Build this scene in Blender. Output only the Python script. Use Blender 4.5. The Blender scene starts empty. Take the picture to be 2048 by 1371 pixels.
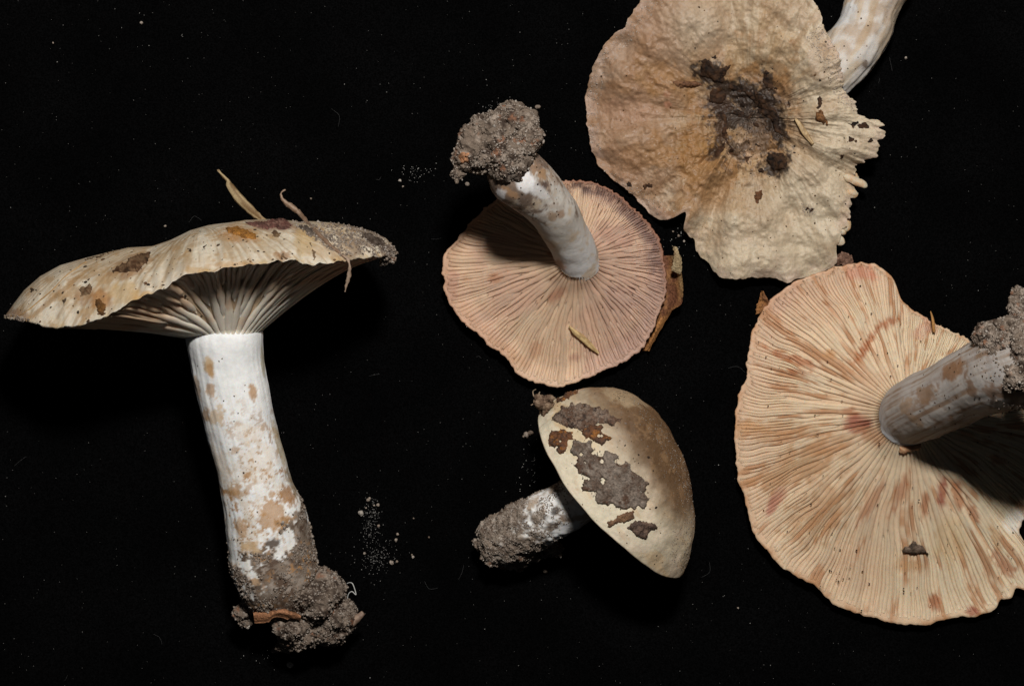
import bpy, math, random
import numpy as np
from mathutils import Vector
from mathutils.bvhtree import BVHTree

# ------------------------------------------------------------------ units
# lengths are written in "px": 1 px of the photographed cloth = 0.12 mm
S = 0.00012
CX, CY, D = 1024.0, 685.5, 5250.0       # image centre, camera height above cloth
PI = math.pi
sc = bpy.context.scene
COL = sc.collection

# ------------------------------------------------------------------ camera
cam = bpy.data.cameras.new("camera")
cam.sensor_fit = 'HORIZONTAL'
cam.angle = 2 * math.atan(1024.0 / D)
cam.clip_start = 0.01
cam.clip_end = 20.0
cam_ob = bpy.data.objects.new("camera", cam)
cam_ob.location = (0, 0, D * S)
COL.objects.link(cam_ob)
sc.camera = cam_ob

# ------------------------------------------------------------------ world + flash
world = bpy.data.worlds.new("World")
sc.world = world
world.use_nodes = True
bg = world.node_tree.nodes["Background"]
bg.inputs[0].default_value = (0.85, 0.92, 1.0, 1)
bg.inputs[1].default_value = 0.012

fl = bpy.data.lights.new("flash", 'AREA')
fl.shape = 'RECTANGLE'
fl.size = 0.07
fl.size_y = 0.05
fl.energy = 4.8
fl.color = (1.0, 0.965, 0.915)
fl_ob = bpy.data.objects.new("flash", fl)
fl_ob.location = ((1380 - CX) * S, (CY + 1480) * S, 5000 * S)
fl_ob.rotation_euler = (Vector((0, 0, 0)) - fl_ob.location).to_track_quat('-Z', 'Y').to_euler()
COL.objects.link(fl_ob)

sc.view_settings.view_transform = 'Standard'
sc.view_settings.look = 'None'
sc.view_settings.exposure = 0.0
sc.view_settings.gamma = 1.0
sc.view_settings.use_curve_mapping = False
sc.render.engine = 'CYCLES'
sc.cycles.use_denoising = True

# ------------------------------------------------------------------ numeric helpers
def W(ix, iy, z):
    """a picture position at height z above the cloth -> px-unit world position"""
    ix, iy, z = np.broadcast_arrays(np.asarray(ix, float), np.asarray(iy, float), np.asarray(z, float))
    f = (D - z) / D
    return np.stack([(ix - CX) * f, (CY - iy) * f, z], -1)

def PX(P):
    f = D / (D - P[..., 2])
    return CX + P[..., 0] * f, CY - P[..., 1] * f

def sm(a, b, x):
    t = np.clip((x - a) / (b - a + 1e-12), 0, 1)
    return t * t * (3 - 2 * t)

def _h(ix, iy, iz, seed):
    n = (ix * 374761393 + iy * 668265263 + iz * 2147483647 + seed * 1274126177) & 0xFFFFFFFF
    n = ((n ^ (n >> 13)) * 1274126177) & 0xFFFFFFFF
    n = ((n ^ (n >> 16)) * 2246822519) & 0xFFFFFFFF
    n = n ^ (n >> 15)
    return (n & 0xFFFFFF) / float(0xFFFFFF)

def vnoise(P, seed=0):
    F = np.floor(P)
    f = P - F
    f = f * f * (3 - 2 * f)
    I = F.astype(np.int64)
    x, y, z = I[..., 0], I[..., 1], I[..., 2]
    fx, fy, fz = f[..., 0], f[..., 1], f[..., 2]
    r = 0
    for dx in (0, 1):
        wx = fx if dx else 1 - fx
        for dy in (0, 1):
            wy = fy if dy else 1 - fy
            for dz in (0, 1):
                wz = fz if dz else 1 - fz
                r = r + wx * wy * wz * _h(x + dx, y + dy, z + dz, seed)
    return r

def fbm(P, size, seed=0, oct=4, gain=0.5):
    """fractal noise, mean 0.5, feature size in px"""
    P = np.asarray(P, float)
    q = P / size
    a, s, t = 1.0, 0.0, 0.0
    for o in range(oct):
        s = s + a * vnoise(q + 17.3 * o, seed + 31 * o)
        t += a
        a *= gain
        q = q * 2.03
    return s / t

def nz(*c, seed=0, oct=3, gain=0.5):
    """noise of arbitrary (already scaled) coordinates"""
    c = np.broadcast_arrays(*[np.asarray(k, float) for k in c])
    while len(c) < 3:
        c = list(c) + [np.zeros_like(c[0])]
    return fbm(np.stack(c, -1), 1.0, seed, oct, gain)

def lerp(a, b, t):
    return a + (b - a) * t

def A(*c):
    return np.array(c, float)

def unit(v):
    return v / (np.linalg.norm(v, axis=-1, keepdims=True) + 1e-12)

def mixc(c, col, m):
    return c + (A(*col) - c) * np.clip(m, 0, 1)[..., None]

def blots(c, P, items, seed=0):
    """blotches of pigment and some painted shade: (ix, iy, rx, ry, turn in degrees, colour, strength[, raggedness[, grain px]])"""
    ix, iy = PX(P)
    for k, it in enumerate(items):
        x0, y0, rx, ry, rot, col, st = it[:7]
        rag = it[7] if len(it) > 7 else 0.6
        gs = it[8] if len(it) > 8 else max(6, min(rx, ry) * 0.7)
        a = math.radians(rot)
        dx, dy = ix - x0, iy - y0
        u = (dx * math.cos(a) + dy * math.sin(a)) / rx
        v = (-dx * math.sin(a) + dy * math.cos(a)) / ry
        near = (u * u + v * v) < 4
        if not near.any():
            continue
        d = np.sqrt(u[near] ** 2 + v[near] ** 2) + (fbm(P[near], gs, seed + 7 * k, 4, 0.6) - 0.5) * 2 * rag
        m = (1 - sm(0.55, 1.0, d)) * st
        c[near] = mixc(c[near], col, m)
    return c

# ------------------------------------------------------------------ mesh helpers
def mesh_from(name, V, F, cols=None, smooth=True, scale=S, origin=(0, 0, 0)):
    """V in px units, F quads or triangles (array) or a list of such arrays"""
    if not isinstance(F, list):
        F = [F]
    F = [np.asarray(f, np.int32) for f in F if len(f)]
    me = bpy.data.meshes.new(name)
    V = np.asarray(V, float).reshape(-1, 3)
    vv = (V - np.asarray(origin, float)) * scale
    me.vertices.add(len(vv))
    me.vertices.foreach_set("co", vv.astype(np.float32).ravel())
    nl = sum(f.size for f in F)
    me.loops.add(nl)
    me.loops.foreach_set("vertex_index", np.concatenate([f.ravel() for f in F]).astype(np.int32))
    cnt = np.concatenate([np.full(len(f), f.shape[1], np.int32) for f in F])
    me.polygons.add(len(cnt))
    st = np.concatenate([[0], np.cumsum(cnt)[:-1]]).astype(np.int32)
    me.polygons.foreach_set("loop_start", st)
    me.polygons.foreach_set("loop_total", cnt)
    me.polygons.foreach_set("use_smooth", np.full(len(cnt), smooth, bool))
    me.update(calc_edges=True)
    me.validate()
    if cols is not None:
        cols = np.asarray(cols, float).reshape(-1, 3)
        at = me.color_attributes.new("pigment", 'FLOAT_COLOR', 'POINT')
        rgba = np.concatenate([np.clip(cols, 0.0005, 0.95), np.ones((len(cols), 1))], 1)
        at.data.foreach_set("color", rgba.astype(np.float32).ravel())
    return me

def grid_faces(nu, nv, wrap=True, off=0, flip=False):
    """vertex (i, j) -> i*nv + j ; i wraps"""
    i = np.arange(nu if wrap else nu - 1)
    j = np.arange(nv - 1)
    I, J = np.meshgrid(i, j, indexing='ij')
    I2 = (I + 1) % nu
    q = np.stack([I * nv + J, I2 * nv + J, I2 * nv + J + 1, I * nv + J + 1], -1).reshape(-1, 4)
    if flip:
        q = q[:, ::-1]
    return q + off

def orient(V, F):
    """faces turned outward (closed shapes)"""
    V = np.asarray(V, float).reshape(-1, 3)
    V = V - V.mean(0)
    a, b, c = V[F[:, 0]], V[F[:, 1]], V[F[:, 2]]
    v = np.einsum('ij,ij->i', a, np.cross(b, c)).sum()
    if F.shape[1] == 4:
        v += np.einsum('ij,ij->i', a, np.cross(c, V[F[:, 3]])).sum()
    return F if v > 0 else F[:, ::-1]

class Thing:
    def __init__(self, name, label, cat, base, group=None):
        o = bpy.data.objects.new(name, None)
        o.empty_display_size = 0.01
        self.base = np.asarray(base, float)
        o.location = self.base * S
        o["label"] = label
        o["category"] = cat
        if group:
            o["group"] = group
        COL.objects.link(o)
        self.o = o

    def part(self, name, V, F, cols, mat, smooth=True, parent=None, stuff=False, label=None):
        me = mesh_from(name, V, F, cols, smooth, origin=self.base)
        me.materials.append(mat)
        ob = bpy.data.objects.new(name, me)
        COL.objects.link(ob)
        ob.parent = parent or self.o
        if stuff:
            ob["kind"] = "stuff"
        if label:
            ob["label"] = label
        return ob

def single(name, V, F, cols, mat, label, cat, smooth=True, group=None, kind=None):
    V = np.asarray(V, float).reshape(-1, 3)
    base = np.array([V[:, 0].mean(), V[:, 1].mean(), V[:, 2].min()])
    me = mesh_from(name, V, F, cols, smooth, origin=base)
    me.materials.append(mat)
    ob = bpy.data.objects.new(name, me)
    ob.location = base * S
    COL.objects.link(ob)
    if kind:
        ob["kind"] = kind
    ob["label"] = label
    if not kind:
        ob["category"] = cat
    if group:
        ob["group"] = group
    return ob

# ------------------------------------------------------------------ materials
def material(name, rough=0.6, spec=0.35, sss=0.0, sss_scale=0.0012, grain=6.0, vary=0.16,
             bump=0.3, bump_px=1.5, bump_size=5.0, stretch=None, rough_var=0.12, coat=0.0):
    m = bpy.data.materials.new(name)
    m.use_nodes = True
    nt = m.node_tree
    N, L = nt.nodes, nt.links
    b = N["Principled BSDF"]
    at = N.new("ShaderNodeAttribute"); at.attribute_name = "pigment"
    tc = N.new("ShaderNodeTexCoord")
    mp = N.new("ShaderNodeMapping")
    L.new(tc.outputs["Object"], mp.inputs[0])
    if stretch:
        mp.inputs["Scale"].default_value = stretch
    n1 = N.new("ShaderNodeTexNoise")
    n1.inputs["Scale"].default_value = 1.0 / (grain * S)
    n1.inputs["Detail"].default_value = 5
    n1.inputs["Roughness"].default_value = 0.65
    L.new(mp.outputs[0], n1.inputs["Vector"])
    mr = N.new("ShaderNodeMapRange")
    mr.inputs["From Min"].default_value = 0.25
    mr.inputs["From Max"].default_value = 0.75
    mr.inputs["To Min"].default_value = 1 - vary
    mr.inputs["To Max"].default_value = 1 + vary * 0.7
    L.new(n1.outputs["Fac"], mr.inputs["Value"])
    vm = N.new("ShaderNodeVectorMath"); vm.operation = 'SCALE'
    L.new(at.outputs["Color"], vm.inputs[0])
    L.new(mr.outputs[0], vm.inputs["Scale"])
    L.new(vm.outputs[0], b.inputs["Base Color"])
    n2 = N.new("ShaderNodeTexNoise")
    n2.inputs["Scale"].default_value = 1.0 / (bump_size * S)
    n2.inputs["Detail"].default_value = 6
    n2.inputs["Roughness"].default_value = 0.6
    L.new(mp.outputs[0], n2.inputs["Vector"])
    bp = N.new("ShaderNodeBump")
    bp.inputs["Strength"].default_value = bump
    bp.inputs["Distance"].default_value = bump_px * S
    L.new(n2.outputs["Fac"], bp.inputs["Height"])
    L.new(bp.outputs[0], b.inputs["Normal"])
    rr = N.new("ShaderNodeMapRange")
    rr.inputs["From Min"].default_value = 0.3
    rr.inputs["From Max"].default_value = 0.7
    rr.inputs["To Min"].default_value = max(0.08, rough - rough_var)
    rr.inputs["To Max"].default_value = min(1.0, rough + rough_var)
    L.new(n1.outputs["Fac"], rr.inputs["Value"])
    L.new(rr.outputs[0], b.inputs["Roughness"])
    b.inputs["Specular IOR Level"].default_value = spec
    if sss:
        b.inputs["Subsurface Weight"].default_value = sss
        b.inputs["Subsurface Radius"].default_value = (1.0, 0.55, 0.3)
        b.inputs["Subsurface Scale"].default_value = sss_scale
    if coat:
        b.inputs["Coat Weight"].default_value = coat
        b.inputs["Coat Roughness"].default_value = 0.25
    return m

M_CAP = material("cap_skin", rough=0.55, spec=0.35, sss=0.12, grain=9, vary=0.16, bump=0.45, bump_px=2.0, bump_size=7)
M_WETCAP = material("moist_cap_skin", rough=0.56, spec=0.4, sss=0.12, grain=6, vary=0.24, bump=0.55, bump_px=2.0, bump_size=5, rough_var=0.22)
M_GILL = material("gill_flesh", rough=0.6, spec=0.25, sss=0.4, sss_scale=0.0016, grain=10, vary=0.10, bump=0.25, bump_px=1.0, bump_size=6)
M_STEM = material("stem_flesh", rough=0.62, spec=0.3, sss=0.12, grain=7, vary=0.10, bump=0.35, bump_px=1.5, bump_size=6)
M_SOIL = material("sandy_soil", rough=0.9, spec=0.2, grain=4, vary=0.4, bump=0.8, bump_px=3, bump_size=4, rough_var=0.08)
M_GRAIN = material("sand_grain", rough=0.55, spec=0.5, grain=3, vary=0.15, bump=0.1, bump_size=3)
M_DIRT = material("damp_dirt", rough=0.75, spec=0.12, grain=4, vary=0.45, bump=0.8, bump_px=2.5, bump_size=4, rough_var=0.2)
M_LEAF = material("dead_leaf", rough=0.66, spec=0.2, grain=4, vary=0.75, bump=1.0, bump_px=3.0, bump_size=5, rough_var=0.2)
M_STRAW = material("dry_straw", rough=0.6, spec=0.35, grain=4, vary=0.3, bump=0.5, bump_px=1.2, bump_size=4)
M_LINT = material("lint", rough=0.9, spec=0.1, grain=3, vary=0.2, bump=0.0)

def cloth_material():
    m = bpy.data.materials.new("black_velvet")
    m.use_nodes = True
    nt = m.node_tree
    N, L = nt.nodes, nt.links
    b = N["Principled BSDF"]
    tc = N.new("ShaderNodeTexCoord")
    n1 = N.new("ShaderNodeTexNoise"); n1.inputs["Scale"].default_value = 1 / (3.0 * S); n1.inputs["Detail"].default_value = 3
    n2 = N.new("ShaderNodeTexNoise"); n2.inputs["Scale"].default_value = 1 / (220 * S); n2.inputs["Detail"].default_value = 4
    L.new(tc.outputs["Object"], n1.inputs["Vector"]); L.new(tc.outputs["Object"], n2.inputs["Vector"])
    mx = N.new("ShaderNodeMath"); mx.operation = 'MULTIPLY'
    p1 = N.new("ShaderNodeMapRange"); p1.inputs["From Min"].default_value = 0.35; p1.inputs["From Max"].default_value = 0.8
    p1.inputs["To Min"].default_value = 0.25; p1.inputs["To Max"].default_value = 2.2
    p2 = N.new("ShaderNodeMapRange"); p2.inputs["From Min"].default_value = 0.3; p2.inputs["From Max"].default_value = 0.7
    p2.inputs["To Min"].default_value = 0.6; p2.inputs["To Max"].default_value = 1.4
    L.new(n1.outputs["Fac"], p1.inputs["Value"]); L.new(n2.outputs["Fac"], p2.inputs["Value"])
    L.new(p1.outputs[0], mx.inputs[0]); L.new(p2.outputs[0], mx.inputs[1])
    vm = N.new("ShaderNodeVectorMath"); vm.operation = 'SCALE'
    vm.inputs[0].default_value = (0.0013, 0.0013, 0.0014)
    L.new(mx.outputs[0], vm.inputs["Scale"])
    L.new(vm.outputs[0], b.inputs["Base Color"])
    b.inputs["Roughness"].default_value = 1.0
    b.inputs["Specular IOR Level"].default_value = 0.02
    bp = N.new("ShaderNodeBump"); bp.inputs["Strength"].default_value = 0.6; bp.inputs["Distance"].default_value = 3 * S
    L.new(n1.outputs["Fac"], bp.inputs["Height"]); L.new(bp.outputs[0], b.inputs["Normal"])
    return m

# ------------------------------------------------------------------ the cloth
def build_cloth():
    nx, ny = 90, 70
    x = np.linspace(-4600, 4600, nx)
    y = np.linspace(-3600, 3600, ny)
    X, Y = np.meshgrid(x, y, indexing='ij')
    P = np.stack([X, Y, np.zeros_like(X)], -1)
    P[..., 2] = -1.0 - 1.6 * fbm(P, 700, 5, 3)
    me = mesh_from("cloth", P, grid_faces(nx, ny, wrap=False), None)
    me.materials.append(cloth_material())
    o = bpy.data.objects.new("cloth", me)
    o["kind"] = "structure"
    o["label"] = "black velvet cloth the mushrooms are laid out on"
    COL.objects.link(o)
build_cloth()

# ------------------------------------------------------------------ generic mushroom pieces
def polar_radius(poly, c, th):
    """distance from c to the polygon outline in directions th (picture axes, y down)"""
    p = np.asarray(poly, float) - np.asarray(c, float)
    q = np.roll(p, -1, 0)
    best = np.zeros_like(th)
    d = np.stack([np.cos(th), np.sin(th)], -1)
    for a, b in zip(p, q):
        e = b - a
        den = d[:, 0] * e[1] - d[:, 1] * e[0]
        den = np.where(np.abs(den) < 1e-9, 1e-9, den)
        t = (a[0] * e[1] - a[1] * e[0]) / den
        u = (a[0] * d[:, 1] - a[1] * d[:, 0]) / den
        ok = (t > 0) & (u >= -1e-6) & (u <= 1 + 1e-6)
        best = np.where(ok & (t > best), t, best)
    return best

class Polar:
    """smooth periodic lookup of a traced outline"""
    def __init__(self, poly, c, smooth=3, n=1440):
        self.n = n
        th = np.arange(n) / n * 2 * PI
        r = polar_radius(poly, c, th)
        k = np.exp(-0.5 * (np.arange(-12, 13) / smooth) ** 2); k /= k.sum()
        r = np.convolve(np.concatenate([r[-12:], r, r[:12]]), k, 'valid')
        self.r = r
    def __call__(self, th):
        x = (np.asarray(th, float) / (2 * PI)) % 1.0 * self.n
        i = np.floor(x).astype(int) % self.n
        f = x - np.floor(x)
        return self.r[i] * (1 - f) + self.r[(i + 1) % self.n] * f

def grid_normals(G, th, t, e1=0.004, e2=0.004):
    """across tangent, normal of a surface G(theta, t)"""
    a = G(th + e1, t) - G(th - e1, t)
    tt = np.clip(t, e2, 1 - e2)
    b = G(th, tt + e2) - G(th, tt - e2)
    return unit(a), unit(np.cross(a, b))

def make_cap(thing, T, G, sign, depth, colT, colU, mat, nth=560, ns=150, nu=40, name="cap"):
    """closed cap: skin T from centre to rim, then the underside flesh from rim to stem"""
    th = np.arange(nth) / nth * 2 * PI
    s = np.linspace(0, 1, ns) ** 0.8
    TH, SS = np.meshgrid(th, s, indexing='ij')
    Pt = T(TH, SS)
    t = np.linspace(1, 0, nu)
    TH2, TT = np.meshgrid(th, t, indexing='ij')
    Pg = G(TH2, TT)
    ac, n = grid_normals(G, TH2, TT)
    n = n * sign
    dd = depth * np.clip((1 - TT) * 9, 0.12, 1) * 0.92
    Pu = Pg - n * dd[..., None]
    P = np.concatenate([Pt, Pu], 1)
    c = np.concatenate([colT(Pt, TH, SS), colU(Pu, TH2, TT)], 1)
    F = orient(P, grid_faces(nth, ns + nu, True, 0))
    return thing.part(name, P, F, c, mat), P, F

def make_gills(thing, G, sign, N, depth, colf, rng, fill=0.72, sector=None, tiers=(0.0, 0.3, 0.6), wob=0.05,
               nseg=26, tend=0.985, wmax=8.0, mat=None, parent=None):
    base = np.arange(N)
    for i in base:
        th0 = (i + rng.uniform(-0.18, 0.18)) / N * 2 * PI
        if sector is not None and not sector(th0):
            continue
        tier = 0 if i % 4 == 0 else (1 if i % 4 == 2 else 2)
        t0 = tiers[tier] + (0 if tier == 0 else rng.uniform(-0.17, 0.2))
        t0 = max(0.0, t0)
        t1 = tend + rng.uniform(-0.03, 0.014)
        u = np.linspace(0, 1, nseg)
        t = t0 + (t1 - t0) * u
        th = th0 + wob * (nz(np.full(nseg, th0 * 2.2), t * 2.2, seed=3) - 0.5) * 2 * sm(0, 0.4, t) \
            + (nz(np.full(nseg, i * 3.7), t * 5, seed=9) - 0.5) * 0.5 * (2 * PI / N)
        C = G(th, t)
        ac, n = grid_normals(G, th, t)
        n = n * sign
        gap = np.linalg.norm(G(th + PI / N, t) - G(th - PI / N, t), axis=-1)
        mult = 4 - 2 * sm(tiers[1] - 0.05, tiers[1] + 0.12, t) - 1 * sm(tiers[2] - 0.05, tiers[2] + 0.12, t)
        w = np.minimum(0.5 * fill * gap * mult, wmax) * rng.uniform(0.85, 1.12)
        w = w * (0.6 + 0.8 * nz(np.full(nseg, i * 1.3), t * 7, seed=12))
        w = w * sm(-0.02, 0.12, u) if tier else w
        w = np.maximum(w * (0.55 + 0.45 * sm(0, 0.06, 1 - u)), 0.5)
        dp = depth * sm(-0.03, 0.16, u) if tier else np.full(nseg, depth)
        dp = dp * np.clip((1 - t) * 9, 0.18, 1)
        lift = (nz(np.full(nseg, i * 0.91), t * 6, seed=21) - 0.5) * depth * 0.35 * np.clip((1 - t) * 9, 0.3, 1)
        lift = lift - (depth * (1 - sm(0, 0.2, u)) * 0.7 if tier else 0)
        prof = [(-1.08, -1.0), (-0.86, -0.36), (-0.4, -0.04), (0.4, -0.04), (0.86, -0.36), (1.08, -1.0)]
        V = np.stack([C + ac * (w * a)[:, None] + n * (dp * b + lift)[:, None] for a, b in prof], 0)   # 6,nseg,3
        caps = [np.array([[0, 1 * nseg, 4 * nseg, 5 * nseg], [1 * nseg, 2 * nseg, 3 * nseg, 4 * nseg]]),
                np.array([[0, 1 * nseg, 4 * nseg, 5 * nseg], [1 * nseg, 2 * nseg, 3 * nseg, 4 * nseg]])[:, ::-1] + nseg - 1]
        F0 = grid_faces(6, nseg, wrap=False)
        F1 = orient(V, F0)
        F = [F1] + (caps if F1 is F0 else [q[:, ::-1] for q in caps])
        c = colf(V, np.broadcast_to(th, V.shape[:2]), np.broadcast_to(t, V.shape[:2]), i)
        thing.part("gill", V, F, c, mat or M_GILL, parent=parent)

def spline(pts, n):
    """Catmull-Rom through rows of pts"""
    p = np.asarray(pts, float)
    k = len(p)
    u = np.linspace(0, k - 1, n)
    i = np.clip(np.floor(u).astype(int), 0, k - 2)
    f = (u - i)[:, None]
    p0 = p[np.clip(i - 1, 0, k - 1)]; p1 = p[i]; p2 = p[i + 1]; p3 = p[np.clip(i + 2, 0, k - 1)]
    return 0.5 * (2 * p1 + (p2 - p0) * f + (2 * p0 - 5 * p1 + 4 * p2 - p3) * f ** 2 + (3 * p1 - p0 - 3 * p2 + p3) * f ** 3)

def tube(rows, nu, nv, disp=None, flat=1.0):
    """rows: (ix, iy, z, radius) ; returns P(nu,nv,3), normals, t, phi"""
    q = spline(rows, nv)
    C = W(q[:, 0], q[:, 1], q[:, 2])
    R = q[:, 3] * (D - q[:, 2]) / D
    tan = unit(np.gradient(C, axis=0))
    up = np.array([0, 0, 1.0])
    a = unit(np.cross(tan, up) + 1e-9)
    b = unit(np.cross(a, tan))
    phi = np.arange(nu) / nu * 2 * PI
    T, PH = np.meshgrid(np.linspace(0, 1, nv), phi)
    N = np.cos(PH)[..., None] * a[None] + np.sin(PH)[..., None] * b[None] * 1.0
    P = C[None] + N * R[None, :, None] * np.array([1, 1, flat])
    if disp is not None:
        P = P + N * disp(P, T, PH)[..., None]
    return P, N, T, PH

def tube_part(thing, name, rows, nu, nv, colf, mat, disp=None, parent=None):
    P, N, T, PH = tube(rows, nu, nv, disp)
    # closed ends
    V = P.reshape(-1, 3)
    c0, c1 = P[:, 0].mean(0), P[:, -1].mean(0)
    V = np.concatenate([V, [c0, c1]])
    k = nu * nv
    i = np.arange(nu)
    e0 = np.stack([i * nv, np.full(nu, k), ((i + 1) % nu) * nv], -1)
    e1 = np.stack([i * nv + nv - 1, ((i + 1) % nu) * nv + nv - 1, np.full(nu, k + 1)], -1)
    c = colf(P, T, PH).reshape(-1, 3)
    c = np.concatenate([c, c[:1], c[-1:]])
    F0 = grid_faces(nu, nv, True, 0, False)
    F = orient(V, F0)
    if F is not F0:
        e0, e1 = e0[:, ::-1], e1[:, ::-1]
    ob = thing.part(name, V, [F, e0, e1], c, mat, parent=parent)
    return ob, V, np.concatenate([F])

# icosahedron for grains
_g = (1 + 5 ** 0.5) / 2
ICO_V = unit(np.array([[-1, _g, 0], [1, _g, 0], [-1, -_g, 0], [1, -_g, 0], [0, -1, _g], [0, 1, _g], [0, -1, -_g], [0, 1, -_g],
                       [_g, 0, -1], [_g, 0, 1], [-_g, 0, -1], [-_g, 0, 1]], float))
ICO_F = np.array([[0, 11, 5], [0, 5, 1], [0, 1, 7], [0, 7, 10], [0, 10, 11], [1, 5, 9], [5, 11, 4], [11, 10, 2], [10, 7, 6], [7, 1, 8],
                  [3, 9, 4], [3, 4, 2], [3, 2, 6], [3, 6, 8], [3, 8, 9], [4, 9, 5], [2, 4, 11], [6, 2, 10], [8, 6, 7], [9, 8, 1]])

def rand_rot(rng, n):
    q = unit(rng.normal(size=(n, 4)))
    w, x, y, z = q.T
    return np.stack([np.stack([1 - 2 * (y * y + z * z), 2 * (x * y - z * w), 2 * (x * z + y * w)], -1),
                     np.stack([2 * (x * y + z * w), 1 - 2 * (x * x + z * z), 2 * (y * z - x * w)], -1),
                     np.stack([2 * (x * z - y * w), 2 * (y * z + x * w), 1 - 2 * (x * x + y * y)], -1)], 1)

def grains(P, r, cols, rng, squash=None, normals=None):
    """many little irregular stones: returns V, F, C"""
    n = len(P)
    v = ICO_V[None] * rng.uniform(0.72, 1.2, (n, 12, 1))
    v = v * rng.uniform(0.7, 1.25, (n, 1, 3))
    if normals is not None and squash is not None:
        # flattened against the surface
        z = unit(normals)
        x = unit(np.cross(z, rng.normal(size=(n, 3))))
        y = np.cross(z, x)
        M = np.stack([x, y, z], 1)
        v[..., 2] *= squash
        v = np.einsum('nki,nij->nkj', v, M)
    else:
        v = np.einsum('nki,nij->nkj', v, rand_rot(rng, n))
    V = P[:, None] + v * np.asarray(r)[:, None, None]
    F = (ICO_F[None] + 12 * np.arange(n)[:, None, None]).reshape(-1, 3)
    C = np.repeat(cols[:, None], 12, 1) * rng.uniform(0.9, 1.1, (n, 12, 1))
    return V.reshape(-1, 3), F, C.reshape(-1, 3)

SAND = np.array([[.27, .21, .165], [.33, .27, .22], [.22, .17, .13], [.38, .32, .27], [.16, .115, .085], [.30, .24, .19], [.45, .40, .35], [.10, .07, .05]])
SAND = SAND * .68
SAND_P = np.array([.22, .2, .18, .12, .1, .1, .05, .03])
def sand_cols(rng, n, bright=1.0, pale=False):
    if pale:
        return SAND[rng.choice([0, 1, 1, 3, 5, 6], n)] * bright * rng.uniform(.85, 1.15, (n, 1))
    return SAND[rng.choice(len(SAND), n, p=SAND_P)] * bright * rng.uniform(.85, 1.15, (n, 1))

def surface_samples(V, F, n, rng, keep=None):
    """area weighted points + normals on quads/tris; keep(P, N) -> probability"""
    F = np.asarray(F)
    a, b, c = V[F[:, 0]], V[F[:, 1]], V[F[:, 2]]
    d = V[F[:, 3]] if F.shape[1] == 4 else c
    nn = np.cross(c - a, d - b) if F.shape[1] == 4 else np.cross(b - a, c - a)
    area = np.linalg.norm(nn, axis=1)
    k = rng.choice(len(F), n * 3, p=area / area.sum())
    u, v = rng.random(n * 3), rng.random(n * 3)
    P = lerp(lerp(a[k], b[k], u[:, None]), lerp(d[k], c[k], u[:, None]), v[:, None])
    N = unit(nn[k])
    if keep is not None:
        m = rng.random(len(P)) < keep(P, N)
        P, N = P[m], N[m]
    return P[:n], N[:n]

class Hit:
    """looks a surface up from above at picture positions"""
    def __init__(self, *meshes):
        V, F, o = [], [], 0
        for v, f in meshes:
            v = np.asarray(v, float).reshape(-1, 3)
            V.append(v); F += (np.asarray(f) + o).tolist(); o += len(v)
        self.b = BVHTree.FromPolygons(np.concatenate(V).tolist(), F)
    def at(self, ix, iy):
        d = Vector(((ix - CX), (CY - iy), -D)).normalized()
        p, n, i, dist = self.b.ray_cast(Vector((0, 0, D)), d)
        if p is None:
            return None, None
        n = np.array(n)
        if np.dot(n, np.array(d)) > 0:
            n = -n
        return np.array(p), n
    def many(self, xs, ys):
        P, N = [], []
        for x, y in zip(xs, ys):
            p, n = self.at(x, y)
            if p is not None:
                P.append(p); N.append(n)
        return np.array(P).reshape(-1, 3), np.array(N).reshape(-1, 3)

def inside(poly, X, Y):
    p = np.asarray(poly, float)
    r = np.zeros(X.shape, bool)
    j = len(p) - 1
    for i in range(len(p)):
        xi, yi = p[i]; xj, yj = p[j]
        if yi != yj:
            r ^= ((yi > Y) != (yj > Y)) & (X < (xj - xi) * (Y - yi) / (yj - yi) + xi)
        j = i
    return r

def zp(pts, s, o):
    """positions read in an enlarged crop -> picture positions"""
    return [(x / s + o[0], y / s + o[1]) for x, y in pts]

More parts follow.
